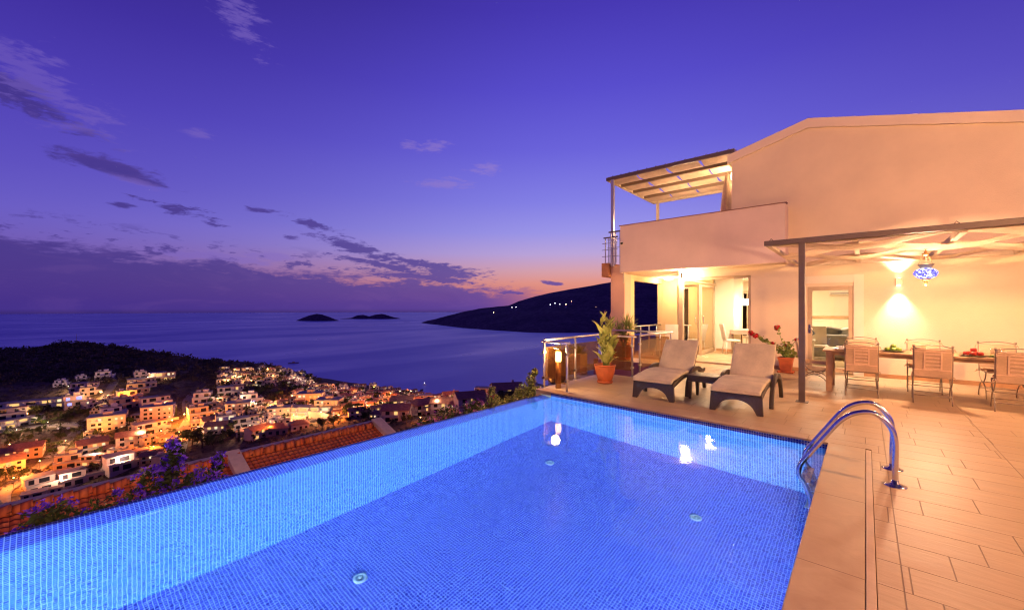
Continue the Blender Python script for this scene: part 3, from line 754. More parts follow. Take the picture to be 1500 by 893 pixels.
# ------------------------------------------------------------------ glass railings
def railing(label,pts,posts,top=.88,glass=True,name='glass_railing',round_top=.022,base=0.,panes=True,group='steel and glass railings round the stair well'):
    o=thing(name,label,'railing',(pts[0][0],pts[0][1],base),0,group); ox,oy=pts[0]
    P=[(x-ox,y-oy) for x,y in pts]
    for i in range(len(P)-1):
        b=MB(); a,c=P[i],P[i+1]; L=math.dist(a,c); u=((c[0]-a[0])/L,(c[1]-a[1])/L)
        e0=.05 if i==0 else 0; e1=.06 if i==len(P)-2 else 0
        b.tube([(a[0]-u[0]*e0,a[1]-u[1]*e0,top),(c[0]+u[0]*e1,c[1]+u[1]*e1,top)],round_top,12); b.build('handrail',POSTM,o)
        if glass:
            b=MB(); M=Matrix.Rotation(math.atan2(u[1],u[0]),3,'Z'); g0=.06
            b.obox(((a[0]+c[0])/2-u[1]*.045,(a[1]+c[1])/2+u[0]*.045,.44),(L-2*g0,.009,.64),M); b.build('glass_panel',GLASSB,o)
    for (x,y) in posts:
        x-=ox; y-=oy
        b=MB(); b.tube([(x,y,0),(x,y,top-.01)],.021,12); b.lathe([(.045,0),(.045,.008),(.022,.012)],14,(x,y,.0)); q=b.build('post',POSTM,o)
        if glass:
            b=MB()
            for z in (.2,.68): b.box(x-.018,y-.05,z-.022,x+.018,y+.05,z+.022)
            b.builds('clamp',STEEL,q)
    return o
railing('short steel railing with bronze glass panel at the pool corner, end nearest the pool',[(-4.60,6.24),(-4.06,6.20)],[(-4.60,6.24),(-4.06,6.20)])
railing('long steel railing with bronze glass running back from the pool corner along the terrace edge',[(-4.62,6.30),(-4.64,8.52)],[(-4.64,7.40)],top=.905)
railing('steel railing with bronze glass behind the tall potted plant, near side of stair well',[(-4.64,8.55),(-3.86,8.55)],[(-4.64,8.55),(-3.88,8.52)])
railing('steel railing with bronze glass between stair well and loungers, right side of stair well',[(-3.94,9.12),(-3.86,10.88)],[(-3.98,9.14),(-3.87,10.85)])
railing('steel railing with bronze glass along the far side of the stair well by the porch',[(-5.62,10.86),(-3.9,10.88)],[(-5.60,10.86),(-4.15,10.83)])
railing('plain steel railing across the tall opening in the porch left wall',[(-5.80,12.74),(-5.80,15.18)],[(-5.80,13.4),(-5.80,14.1),(-5.80,14.8)],top=.91,glass=False,name='steel_railing',group='plain steel railings of the porch')
railing('plain steel railing in front of the dark porch window behind the white chairs',[(-5.12,15.05),(-4.72,15.05)],[(-5.08,15.05),(-4.92,15.05),(-4.76,15.05)],top=.91,glass=False,name='steel_railing',group='plain steel railings of the porch')

# bollard lamp
o=thing('bollard_lamp','brown bollard lamp glowing behind the glass panel at the pool corner','garden lamp',(-4.40,6.42,0))
b=MB(); b.tube([(0,0,0),(0,0,.50)],.055,20); b.build('post',mat('bollard_bronze',(.30,.16,.07),.4,.4),o)
b=MB(); b.lathe([(.0,.50),(.05,.50),(.058,.54),(.058,.66),(.045,.69),(.0,.70)],20); b.build('lamp_glass',emis('bollard_glass',(1,.78,.42),16),o)
b=MB(); b.lathe([(0,.715),(.06,.71),(.066,.70),(.06,.695),(0,.695)],20); b.build('cap',MAT['bollard_bronze'],o)
lamp('POINT','bollard_light',(-4.40,6.33,.80),60,WARM2,.08)

# ------------------------------------------------------------------ potted plants
def pot_round(o,rb,rt,h,z0=0.,rim=.03):
    b=MB(); b.lathe([(rb*1.08,0),(rb*1.18,.02),(rb*1.18,.045),(rb*1.0,.05)],28,(0,0,z0)); b.build('saucer',TERRA,o)
    b=MB(); b.lathe([(rb*.95,.035),(rb,.04),(rb+(rt-rb)*.75,h*.55),(rt,h*.86),(rt,h-rim),(rt*1.06,h-rim),(rt*1.07,h-.006),(rt*1.02,h),(rt*.92,h),(rt*.90,h-.03)],32,(0,0,z0)); p=b.build('pot',TERRA,o)
    b=MB(); b.lathe([(0,h-.03),(rt*.91,h-.035)],24,(0,0,z0)); b.build('soil',SOIL,o)
def blade(b,base,dirv,L,w,droop=.3,fold=.25,n=7,shape='lance',mi=0,twist=0):
    """curved leaf blade, two-sided strip with a folded midrib"""
    d=Vector(dirv).normalized(); side=d.cross(Vector((0,0,1)));
    if side.length<.1: side=Vector((1,0,0))
    side.normalize(); side=Matrix.Rotation(twist,3,d)@side
    p=Vector(base); st=L/n; n0=len(b.v); up=side.cross(d).normalized()
    for i in range(n+1):
        t=i/n
        ww=w*(math.sin(math.pi*min(1,(t*.93+.05))**.8) if shape=='lance' else (1-t)**.8*(1 if t>.1 else .7))
        if i==n: ww=.001
        up=side.cross(d).normalized()
        b.v += [tuple(p-side*ww/2+up*ww*fold),tuple(p),tuple(p+side*ww/2+up*ww*fold)]
        p=p+d*st; d=(d+Vector((0,0,-1))*droop*st/L*1.6*(t+.2)).normalized()
    for i in range(n):
        a=n0+i*3; b.face((a,a+1,a+4,a+3),mi,None,True); b.face((a+1,a+2,a+5,a+4),mi,None,True)
CANNA=m_leaf('canna_leaf',(.42,.50,.10),(.62,.64,.22),.3,.4,9)
STEM=mat('green_stem',(.22,.30,.08),.5)
o=thing('potted_canna','tall leafy green plant in a round terracotta pot beside the railing','potted plant',(-4.0,7.50,0))
pot_round(o,.135,.205,.375)
rs=random.Random(4)
stems=MB(); lv=MB()
for s in range(13):
    an=rs.uniform(0,6.28); rad=rs.uniform(.02,.13); x,y=rad*math.cos(an),rad*math.sin(an)
    hh=rs.uniform(.45,1.0) if s else 1.0
    lean=(.13*math.cos(an)*rs.uniform(.2,1),.13*math.sin(an)*rs.uniform(.2,1))
    path=[(x+lean[0]*t,y+lean[1]*t,.34+hh*t) for t in (0,.33,.66,1)]
    stems.tube(path,[.013,.011,.009,.005],6)
    nl=7 if hh>.7 else 5
    for k in range(nl):
        t=.12+.85*k/nl; a2=an+k*2.4+rs.uniform(-.4,.4)
        tilt=rs.uniform(.55,1.25)*(1-t*.45)
        dv=(math.cos(a2)*tilt,math.sin(a2)*tilt,1)
        bp=(x+lean[0]*t,y+lean[1]*t,.34+hh*t)
        blade(lv,bp,dv,rs.uniform(.24,.36),rs.uniform(.11,.15),rs.uniform(.2,.8),.18,7,'lance',0,rs.uniform(-.5,.5))
stems.build('stem',STEM,o); lv.build('foliage',CANNA,o)
b=MB()
for (x,y,z) in ((.09,.03,1.30),(-.03,.0,1.32)): blade(b,(x,y,z),(.2,.1,1),.17,.03,.1,.3)
b.build('flower_bud',mat('canna_bud',(.55,.22,.16),.5),o)
# palm / yucca in terracotta pot behind
o=thing('potted_yucca','spiky yucca in a terracotta pot behind the stair well railing','potted plant',(-5.40,11.30,0))
pot_round(o,.17,.25,.42)
b=MB()
rs=random.Random(9)
for (hx,hy,hz) in ((0,0,.62),(.16,.05,.85),(-.18,.04,.78),(.02,.1,.98)):
    for k in range(60):
        a=rs.uniform(0,6.28); e=rs.uniform(-.25,1.4)
        blade(b,(hx,hy,hz),(math.cos(a)*math.cos(e),math.sin(a)*math.cos(e),math.sin(e)),rs.uniform(.34,.52),.040,.35,.2,4,'spike')
b.build('foliage',m_leaf('yucca_leaf',(.24,.34,.08),(.45,.50,.16),.2,.5),o)
b=MB()
for (hx,hy,hz) in ((0,0,.50),(.12,.05,.78),(-.14,.04,.66),(.02,.1,1.0)): b.tube([(hx*.2,hy*.2,.36),(hx,hy,hz)],.028,8)
b.build('trunk',mat('yucca_trunk',(.20,.13,.08),.9),o)
# geranium in a square pot
o=thing('potted_geranium','square terracotta pot of red geraniums against the wall between the two doors','potted plant',(-1.42,11.52,0))
b=MB()
def frust(b,x0,x1,z0,z1): 
    n=len(b.v)
    for (h_,z) in ((x0,z0),(x1,z1)): b.v += [(-h_,-h_,z),(h_,-h_,z),(h_,h_,z),(-h_,h_,z)]
    for q in ((0,3,2,1),(4,5,6,7),(0,1,5,4),(1,2,6,5),(2,3,7,6),(3,0,4,7)): b.face([n+i for i in q])
frust(b,.155,.165,0,.035); b.build('saucer',TERRA,o,bevel=.008)
b=MB(); frust(b,.105,.14,.035,.31); frust(b,.15,.155,.31,.36); b.build('pot',TERRA,o,bevel=.008)
b=MB(); b.box(-.13,-.13,.355,.13,.13,.362); b.build('soil',SOIL,o)
rs=random.Random(12); st_=MB(); lf=MB(); fl_=MB()
tips=[(-.62,-.05,.84),(-.72,.0,.90),(-.18,0,1.05),(.20,.02,.78),(.27,0,.50),(-.28,.03,.66),(.05,.0,.70),(.0,.05,.62),(.12,-.1,.52),(-.1,-.1,.55),(-.5,.0,.72),(.3,.0,.42)]
for i,(x,y,z) in enumerate(tips):
    p0=(rs.uniform(-.08,.08),rs.uniform(-.08,.08),.35); path=smooth_path([p0,(x*.35,y,.35+(z-.35)*.45),(x*.8,y,.35+(z-.35)*.85),(x,y,z)],4)
    st_.tube(path,.006,5)
    for k in range(8+int(9*math.dist(p0,(x,y,z)))):
        q=path[rs.randrange(2,len(path))]; 
        for w in range(2):
            a=rs.uniform(0,6.28); c=Vector(q)+Vector((rs.uniform(-.04,.04),rs.uniform(-.04,.04),rs.uniform(-.02,.05))); r_=rs.uniform(.020,.036)
            nn=Vector((rs.uniform(-.6,.6),-.6+rs.uniform(-.5,.5),rs.uniform(.2,1))).normalized(); u=nn.orthogonal().normalized(); v=nn.cross(u)
            lf.poly([tuple(c+(u*math.cos(t)+v*math.sin(t))*r_*(1+.15*math.sin(t*5))+nn*.006*math.cos(2*t)) for t in [j*2*math.pi/9 for j in range(9)]])
    if i in (0,1,2,3,4,5,7,11):
        R_=.075 if i in (0,1,2) else .045
        for k in range(60):
            c=Vector((x,y,z))+Vector((rs.gauss(0,1),rs.gauss(0,1),rs.gauss(0,.8))).normalized()*R_*rs.uniform(.5,1)
            nn=(c-Vector((x,y,z))).normalized(); u=nn.orthogonal().normalized(); v=nn.cross(u); r_=.020
            fl_.poly([tuple(c+(u*math.cos(t)+v*math.sin(t))*r_+nn*.004*math.sin(3*t)) for t in [j*2*math.pi/6 for j in range(6)]])
st_.build('stem',STEM,o); lf.build('foliage',m_leaf('geranium_leaf',(.18,.24,.04),(.34,.34,.08),.25,.6),o); fl_.build('flowers',m_leaf('geranium_petal',(.55,.01,.02),(.75,.03,.04),.3,.6),o)

# ------------------------------------------------------------------ sun loungers
def lounger(loc,rz,label,back):
    o=thing('sun_lounger',label,'sun lounger',loc,rz,'brown resin sun loungers facing the pool'); w=.33
    # front end panel with an arch between two flared feet
    b=MB(); n=18; top=[];bot=[]
    for i in range(n+1):
        u=-1+2*i/n; x=u*w; zt=.285+.012*math.cos(u*1.5)
        inner=.74
        if abs(u)<inner: zb=.02+.175*math.sqrt(max(0,1-(u/inner)**2))
        else: zb=0
        top.append((x,zt)); bot.append((x*(1.05 if abs(u)>=inner else 1),zb))
    for yy in (0,.045):
        pass
    n0=len(b.v)
    for (x,z) in top: b.v += [(x,.0,z),(x,.05,z)]
    for (x,z) in bot: b.v += [(x,-.012,z),(x,.05,z)]
    T=lambda i,s:n0+2*i+s; Bt=lambda i,s:n0+2*(n+1)+2*i+s
    for i in range(n):
        b.face((T(i,0),T(i+1,0),Bt(i+1,0),Bt(i,0))); b.face((T(i,1),Bt(i,1),Bt(i+1,1),T(i+1,1))); b.face((T(i,0),T(i,1),T(i+1,1),T(i+1,0))); b.face((Bt(i,0),Bt(i+1,0),Bt(i+1,1),Bt(i,1)))
    b.face((T(0,0),Bt(0,0),Bt(0,1),T(0,1))); b.face((T(n,0),T(n,1),Bt(n,1),Bt(n,0)))
    b.build('front_leg',RATTAN,o,bevel=.004)
    for sx in (-1,1):
        b=MB(); x=sx*(w-.02)
        b.band(smooth_path([(x,.0,.25),(x,.18,.285),(x,.45,.33),(x,.75,.345),(x,1.0,.30),(x,1.35,.30),(x,1.85,.33)],5),.045,(1,0,0),.07); b.build('side_rail',RATTAN,o,bevel=.005)
        b=MB(); x=sx*(w+.035)
        b.band(smooth_path([(x,.60,0),(x,.63,.16),(x,.74,.32),(x,.95,.415),(x,1.2,.425),(x,1.42,.35),(x,1.60,.18),(x,1.68,0)],6),.055,(1,0,0),.075); b.build('arched_leg',RATTAN,o,bevel=.006)
    b=MB()
    for k in range(9):
        y=.12+k*.115; z=.30+.03*math.sin(min(1,y)*3.0); b.box(-w+.04,y,z-.01,w-.04,y+.075,z+.008)
    b.build('seat_slats',RATTAN,o)
    ba=R(back); hy,hz=1.12,.31; Lb=.67
    bx=lambda s,t:(hy+math.cos(ba)*s-math.sin(ba)*t,hz+math.sin(ba)*s+math.cos(ba)*t)
    b=MB()
    for sx in (-1,1):
        y0,z0=bx(0,-.02); y1,z1=bx(Lb,-.02); b.band([(sx*(w-.05),y0,z0),(sx*(w-.05),(y0+y1)/2-.01,(z0+z1)/2-.01),(sx*(w-.05),y1,z1)],.04,(1,0,0),.05)
    for k in range(8):
        y0,z0=bx(.04+k*.08,-.01); b.obox((0,y0,z0),(2*w-.12,.07,.016),Matrix.Rotation(ba,3,'X'))
    b.build('backrest',RATTAN,o)
    b=MB(); y1,z1=bx(.5,-.03); b.tube([(-.15,y1,z1),(-.15,1.6,.30)],.012,6); b.tube([(.15,y1,z1),(.15,1.6,.30)],.012,6); b.builds('back_stay',RATTAN,o)
    # cushion: seat and back pads, welted
    def pad(pts,th,name,wid):
        P=smooth_path([(0,*p) for p in pts],6); b=MB(); nx=14; n0=0; m_=len(P); prs=[]
        for i,p in enumerate(P):
            t=(P[min(i+1,m_-1)]-P[max(i-1,0)]).normalized(); nn=Vector((1,0,0)).cross(t).normalized()
            endr=min(1,(min(i,m_-1-i)/2.2))**.5 if min(i,m_-1-i)<2.2 else 1
            for k in range(2*nx):
                an=2*math.pi*k/(2*nx); ca,sa=math.cos(an),math.sin(an)
                xx=(abs(ca)**.35)*math.copysign(1,ca)*wid; zz=(abs(sa)**.42)*math.copysign(1,sa)*th/2*endr*(1+.10*math.sin(i*.55+xx*5))
                b.v.append(tuple(p+Vector((xx*(1 if endr==1 else .985),0,0))+nn*(zz+th/2)))
        q=2*nx
        for i in range(m_-1):
            for k in range(q): a=i*q+k; c=i*q+(k+1)%q; b.face((a,c,c+q,a+q),0,None,True)
        b.face(range(q)); b.face([(m_-1)*q+k for k in range(q)])
        return b.build(name,CUSH,o)
    pad([(-.035,.27),(.06,.315),(.25,.335),(.5,.36),(.78,.365),(1.0,.335),(1.13,.33)],.065,'seat_cushion',w-.005)
    e=[bx(s,.015) for s in (.02,.18,.36,.54,.71)]
    pad(e,.055,'back_cushion',w-.015)
    return o
lounger((-2.66,6.62,0),R(1),'brown resin sun lounger with beige cushion, left of the side table',52)
lounger((-1.42,6.56,0),R(1),'brown resin sun lounger with beige cushion, right of the side table',52)
# small side table
o=thing('side_table','small square dark brown side table between the two sun loungers','side table',(-2.03,7.30,0),R(-2))
b=MB(); b.box(-.23,-.22,.355,.23,.22,.40); b.build('table_top',RATTAN,o,bevel=.008)
b=MB(); b.box(-.21,-.20,.29,.21,.20,.354); b.build('apron',RATTAN,o,bevel=.004)
for sx in (-1,1):
    for sy in (-1,1):
        b=MB(); M=None; x,y=sx*.19,sy*.18; n=len(b.v)
        for (z,h_) in ((0,.017),(.29,.03)): b.v += [(x-h_,y-h_,z),(x+h_,y-h_,z),(x+h_,y+h_,z),(x-h_,y+h_,z)]
        for q in ((0,3,2,1),(4,5,6,7),(0,1,5,4),(1,2,6,5),(2,3,7,6),(3,0,4,7)): b.face([n+i for i in q])
        b.build('leg',RATTAN,o)

# ------------------------------------------------------------------ dining pergola
o=thing('dining_pergola','brown metal pergola with woven cream cloth strips over the dining table','pergola',(-.775,8.05,0))
I=(-.775,8.05,0)
def pg(b,n,m,**k):
    b.v=[(x-I[0],y-I[1],z) for x,y,z in b.v]; return b.build(n,m,o,**k)
b=MB(); b.box(-.82,8.01,0,-.735,8.09,2.56); b.box(-.86,7.97,0,-.69,8.13,.008); pg(b,'post',DARKM,bevel=.004)
b=MB(); b.box(4.2,8.01,0,4.285,8.09,2.56); pg(b,'post',DARKM,bevel=.004)
b=MB(); b.box(-1.30,8.01,2.56,5.2,8.09,2.64); pg(b,'front_beam',DARKM,bevel=.004)
b=MB(); b.box(-1.28,8.09,2.545,-1.20,11.96,2.60); pg(b,'side_beam',WOODW,bevel=.004)
b=MB(); b.box(-1.28,11.88,2.51,5.2,11.96,2.60); pg(b,'wall_plate',WOODW,bevel=.004)
b=MB(); b.box(-1.20,8.09,2.545,5.2,8.12,2.57); pg(b,'front_fillet',WOODW)
jx=[-.12,1.0,2.12,3.24,4.36]
for x in jx:
    b=MB(); b.box(x-.035,8.12,2.52,x+.035,11.88,2.60); pg(b,'joist',WOODW,bevel=.004)
for s in range(4):
    ya=8.14+s*.94; yb=ya+.90; b=MB(); nx=75; ny=7
    for i in range(nx+1):
        x=-1.2+6.4*i/nx; ph=(x-jx[0])/(jx[1]-jx[0])*math.pi+(0 if s%2 else math.pi)
        z=2.565+.075*math.cos(ph)
        for j in range(ny+1):
            y=ya+(yb-ya)*j/ny; b.v.append((x,y,z+.004*noise.noise(Vector((x*3,y*4,s)))-.012*math.sin(math.pi*j/ny)))
    for i in range(nx):
        for j in range(ny): a=i*(ny+1)+j; b.face((a,a+1,a+ny+2,a+ny+1),0,None,True)
    pg(b,'cloth_strip',CLOTH)
b=MB()
for x in (-1.22,.9,3.): b.tube([(x,8.03,2.64),(x+.02,8.02,2.67),(x+.05,8.03,2.64)],.006,5)
[pg(q_,'cloth_hook',DARKM) for q_ in b.parts()]

# hanging mosaic lamp
def m_mosaiclamp():
    m,nt,out=newmat('mosaic_lamp_glass'); g=G(nt); ob=g.obj()
    v=g.n('ShaderNodeTexVoronoi'); v.inputs['Scale'].default_value=34; g.put(v.inputs['Vector'],ob)
    e=g.n('ShaderNodeTexVoronoi',feature='DISTANCE_TO_EDGE'); e.inputs['Scale'].default_value=34; g.put(e.inputs['Vector'],ob)
    w=g.n('ShaderNodeTexWave',wave_type='RINGS',rings_direction='SPHERICAL'); w.inputs['Scale'].default_value=3.4; w.inputs['Distortion'].default_value=1.5; g.put(w.inputs['Vector'],g.map(ob,loc=(0,0,0)))
    sp=g.n('ShaderNodeSeparateXYZ'); g.put(sp.inputs[0],ob)
    band=g.mr(g.m('ABSOLUTE',sp.outputs[2]),.02,.07,1.,0.,True)
    sc=g.n('ShaderNodeSeparateColor'); g.put(sc.inputs[0],v.outputs['Color'])
    isb=g.m('GREATER_THAN',g.m('ADD',sc.outputs[0],g.m('MULTIPLY',band,.30)),.58)
    c=g.mix(isb,(1,.95,.9,1),(.10,.08,.85,1))
    c=g.mix(g.mr(e.outputs['Distance'],.02,.05,1.,0.),c,(.75,.75,.9,1))
    x=g.n('ShaderNodeEmission'); g.put(x.inputs[0],c); x.inputs[1].default_value=1.35
    nt.links.new(x.outputs[0],out.inputs[0]); return m
o=thing('mosaic_lamp','hanging brass lamp with blue and white mosaic glass over the dining table','hanging lamp',(.76,9.70,2.09))
b=MB(); b.lathe([(.04,-.092),(.085,-.082),(.13,-.05),(.155,0),(.145,.035),(.11,.072),(.07,.09)],36); b.build('glass_shade',m_mosaiclamp(),o)
b=MB(); b.lathe([(.066,.088),(.07,.10),(.095,.135),(.108,.145),(.104,.152),(.0,.155)],28); b.build('crown',mat('lamp_pewter',(.42,.38,.36),.4,.7,20,.2),o)
b=MB(); b.lathe([(.0,-.20),(.012,-.195),(.02,-.18),(.012,-.165),(.03,-.15),(.02,-.135),(.05,-.11),(.055,-.095),(.05,-.09)],20); b.build('finial',BRASS,o)
b=MB()
for k in range(3):
    a=k*2.094+.5; b.tube([(.10*math.cos(a),.10*math.sin(a),.15),(.03*math.cos(a),.03*math.sin(a),.33)],.003,5)
b.build('chain',BRASS,o)
b=MB(); b.lathe([(.0,.29),(.03,.30),(.048,.325),(.045,.335),(.015,.345),(.02,.37),(.012,.38)],18); b.lathe([(.0,.395),(.02,.40),(.045,.43),(.048,.438),(0,.44)],18); b.tube([(0,0,.37),(0,0,.455)],.007,6); b.build('hanger',BRASS,o)
lamp('POINT','mosaic_lamp_light',(.76,9.70,1.86),260,WARM,.10)
lamp('POINT','mosaic_lamp_light',(.76,9.70,2.30),45,WARM,.11)

# ------------------------------------------------------------------ dining table and chairs
o=thing('dining_table','long wooden dining table on square legs under the pergola','dining table',(1.7,9.85,0)); 
def dt(b,n,**k): b.v=[(x-1.7,y-9.85,z) for x,y,z in b.v]; return b.build(n,TABLEW,o,**k)
b=MB()
for k in range(5): y=9.40+k*.18; b.box(-.60,y,.715,3.9,y+.177,.75)
dt(b,'table_top',bevel=.003)
b=MB(); b.box(-.48,9.46,.66,3.8,9.49,.714); b.box(-.48,10.21,.66,3.8,10.24,.714); b.box(-.50,9.49,.66,-.47,10.21,.714); dt(b,'apron')
for (x,y) in ((-.55,9.41),(-.55,10.2),(3.75,9.41),(3.75,10.2)):
    b=MB(); b.box(x,y,0,x+.09,y+.09,.714); dt(b,'leg',bevel=.004)
def chair_proto():
    o=thing('garden_chair','x','garden chair',(0,0,0),0,'wrought iron garden chairs round the dining table'); w=.215
    for sx in (-1,1):
        x=sx*w
        b=MB(); b.tube(smooth_path([(x,-.20,.45),(x,-.23,.60),(x,-.27,.90)],4),.009,8); b.lathe([(0,.89),(.012,.90),(.018,.915),(.012,.93),(0,.935)],10,(x,-.27,0)); b.build('back_post',IRON,o)
        b=MB(); b.tube(bez((x,.20,.44),(x,.16,.20),(x,-.16,.20),(x,-.20,.44),12),.008,8)
        b.tube(bez((x,.23,0),(x,.20,.34),(x,-.20,.34),(x,-.23,0),12),.008,8); b.builds('side_frame',IRON,o)
    b=MB()
    for (y,z) in ((-.21,.13),(.21,.13),(-.02,.255)): b.tube([(-w,y,z),(w,y,z)],.007,6)
    b.builds('stretcher',IRON,o)
    b=MB(); b.tube([(-w,-.2,.44),(w,-.2,.44),(w,.2,.44),(-w,.2,.44),(-w,-.2,.44)],.008,6); b.build('seat_frame',IRON,o)
    b=MB(); b.tube(bez((-w,-.27,.89),(-w*.5,-.275,.945),(w*.5,-.275,.945),(w,-.27,.89),12),.008,8); b.tube([(-w,-.27,.875),(w,-.27,.875)],.007,6); b.build('top_rail',IRON,o)
    b=MB(); b.box(-.205,-.19,.45,.205,.22,.495); b.build('seat_cushion',CHAIRC,o,bevel=.016,seg=3)
    # back cushion: leaning pad with raised straps in a lattice on its rear
    M=Matrix.Rotation(R(-8.5)*-1,3,'X'); b=MB(); c=Vector((0,-.245,.65))
    def P(x0,x1,z0,z1,y0,y1): b.obox(c+M@Vector(((x0+x1)/2,(y0+y1)/2,(z0+z1)/2)),(x1-x0,y1-y0,z1-z0),M)
    P(-.21,.21,-.23,.225,-.02,.02); k=b.build('back_cushion',CHAIRC,o,bevel=.012,seg=3)
    b=MB()
    for x in (-.10,.085): P(x,x+.02,-.10,.19,-.032,-.0205)
    for z in (-.10,-.042,.016,.074,.132,.175): P(-.078,.084,z,z+.022,-.031,-.0205)
    P(-.205,.205,.175,.19,-.0275,-.021) ; P(-.205,.205,-.115,-.10,-.0275,-.021)
    b.build('strap',m_fabric('strap_cloth',(.82,.60,.41),.9,300),k)
    b=MB()
    for sx in (-1,1):
        for z in (.87,.44):
            b.tube([(sx*.21,-.265 if z>.6 else -.215,z),(sx*.235,-.28 if z>.6 else -.23,z+.01),(sx*.25,-.27 if z>.6 else -.225,z-.035)],.006,5); b.tube([(sx*.215,-.265 if z>.6 else -.215,z),(sx*.238,-.25 if z>.6 else -.2,z-.01)],.006,5)
    b.builds('tie',CHAIRC,k)
    return o
ch0=chair_proto()
spots=[((-.055,9.40),0,'beige cushioned iron garden chair on the near side, in front of the green fruit'),
 ((.80,9.38),-2,'beige cushioned iron garden chair in the middle of the near side of the table'),
 ((1.66,9.34),-4,'beige cushioned iron garden chair on the near side at the right picture edge'),
 ((-.74,9.82),-90,'beige cushioned iron garden chair at the left head of the table by the door'),
 ((-.06,10.52),180,'beige cushioned iron garden chair on the wall side, behind the table left end'),
 ((.80,10.50),178,'beige cushioned iron garden chair on the wall side, middle, behind the near middle chair'),
 ((1.72,10.52),183,'beige cushioned iron garden chair on the wall side, behind glass tumbler and red fruit')]
for i,((x,y),a,l) in enumerate(spots):
    c=ch0 if i==0 else copy_tree(ch0); c.location=(x,y,0); c.rotation_euler=(0,0,R(a)); c['label']=l
TZ=.752
def plate(b,r,c=(0,0,0)): b.lathe([(0,.0),(r*.55,.0),(r*.98,.018),(r,.022),(r*.96,.024),(r*.55,.008),(0,.007)],28,c)
def fruit(lab,x,y,m,seedn):
    o=thing('fruit_dish','x','fruit dish',(x,y,TZ)); o['label']=lab
    b=MB(); plate(b,.17); b.build('plate',PLATE,o)
    rs=random.Random(seedn)
    for (fx,fy,fz) in ((-.075,-.02,0),(.0,-.05,0),(.075,-.01,0),(.03,.06,0),(-.04,.05,0),(.005,.0,.055)):
        b=MB(); b.lathe([(0,.006),(.02,.003),(.036,.018),(.040,.040),(.031,.062),(.012,.068),(0,.060)],16,(fx,fy,.008+fz)); q=b.build('fruit',m,o)
fruit('dark plate heaped with green fruit on the dining table','%s' and .36,9.72,GRN,1)
fruit('dark plate heaped with red fruit on the dining table',1.28,9.62,RED,2)
o=thing('bowl_set','white bowl on a plate at the left end of the dining table','tableware',(-.33,9.62,TZ))
b=MB(); plate(b,.15); b.build('plate',PORC,o)
b=MB(); b.lathe([(0,.010),(.035,.012),(.07,.035),(.085,.062),(.08,.062),(.03,.018),(0,.017)],24); b.build('bowl',PORC,o)
def tumbler(x,y,lab,h=.13):
    o=thing('glass_tumbler',lab,'glass',(x,y,TZ),0,'glass tumblers on the dining table'); b=MB(); b.lathe([(0,.0),(.026,0),(.036,h),(.034,h),(.024,.01),(0,.01)],20)
    b.build('glass',GLASSC,o)
tumbler(1.50,9.72,'clear tumbler on the table just right of the red fruit'); tumbler(.74,9.78,'clear tumbler on the table behind the near middle chair'); tumbler(1.60,9.80,'clear tumbler on the table in front of the right wall-side chair')
b=MB(); rs=random.Random(3)
for k in range(16): blade(b,(.03*math.cos(k),.03*math.sin(k),.003),(math.cos(k*1.7),math.sin(k*1.7),.25),.10,.03,.3,.1,4)
o=b.build('table_sprig',m_leaf('sprig_leaf',(.10,.16,.03),(.2,.26,.06))); o.location=(1.47,9.62,TZ); tag(o,'small green sprig lying beside the tumbler at the red fruit','leaf sprig')

# ------------------------------------------------------------------ pool ladder
o=thing('pool_ladder','polished steel pool ladder with two arched handrails at the right pool edge','pool ladder',(.19,5.0,0))
for y in (-.25,.23):
    b=MB(); pth=smooth_path([(0,y,0),(0,y,.20),(0,y,.38),(-.035,y,.50),(-.13,y,.590),(-.25,y,.575),(-.36,y,.49),(-.48,y,.31),(-.60,y,.12),(-.655,y,.03),(-.675,y,-.05),(-.665,y,-.15),(-.62,y,-.35),(-.58,y,-.7),(-.57,y,-1.15)],6)
    b.tube(pth,.0215,16); q=b.build('handrail',STEEL,o)
    b=MB(); b.lathe([(.078,.0),(.078,.006),(.05,.016),(.026,.022),(.024,.05)],24,(0,y,.0)); b.build('flange',STEEL,q)
for z in (-.28,-.58,-.88):
    b=MB(); x=-.63 if z>-.4 else -.585; b.box(x-.045,-.24,z-.012,x+.045,.22,z+.012); b.build('step',mat('step_steel',(.7,.72,.75),.25,.9),o,bevel=.006)

# ------------------------------------------------------------------ porch and indoor furniture
def cane(label,loc,rz,col=WHITE,grp='white indoor and porch chairs'):
    o=thing('white_chair',label,'chair',loc,R(rz),grp)
    b=MB(); b.box(-.21,-.2,.42,.21,.22,.47); b.build('seat',col,o,bevel=.01)
    b=MB(); b.band([(0,-.2,.47),(0,-.23,.7),(0,-.30,.98)],.40,(1,0,0),.035); b.build('backrest',col,o,bevel=.008)
    for sx in (-1,1):
        for sy in (-1,1):
            b=MB(); b.tube([(sx*.18,sy*.17,.42),(sx*.20,sy*.21,0)],.014,6); b.build('leg',col,o)
    return o
cane('white chair facing the window at the left of the porch table',(-4.75,13.4,0),-160)
cane('white slender chair standing just outside the glazed door post',(-4.35,14.6,0),80)
cane('white indoor chair left of the indoor dining table',(-3.32,14.75,.03),-60)
cane('white indoor chair behind the indoor dining table under the pendant',(-3.1,17.1,.03),175)
o=thing('porch_table','small white round porch table beside the white chair','table',(-5.1,13.1,0))
b=MB(); b.lathe([(0,.70),(.30,.70),(.32,.715),(.30,.73),(0,.73)],28); b.build('table_top',WHITE,o)
for k in range(3):
    a=k*2.09; b=MB(); b.tube(smooth_path([(.06*math.cos(a),.06*math.sin(a),.70),(.05*math.cos(a),.05*math.sin(a),.35),(.22*math.cos(a),.22*math.sin(a),0)],4),.018,6); b.build('leg',WHITE,o)
o=thing('indoor_table','indoor dining table with cloth under the white pendant lamp','table',(-3.0,15.95,.03))
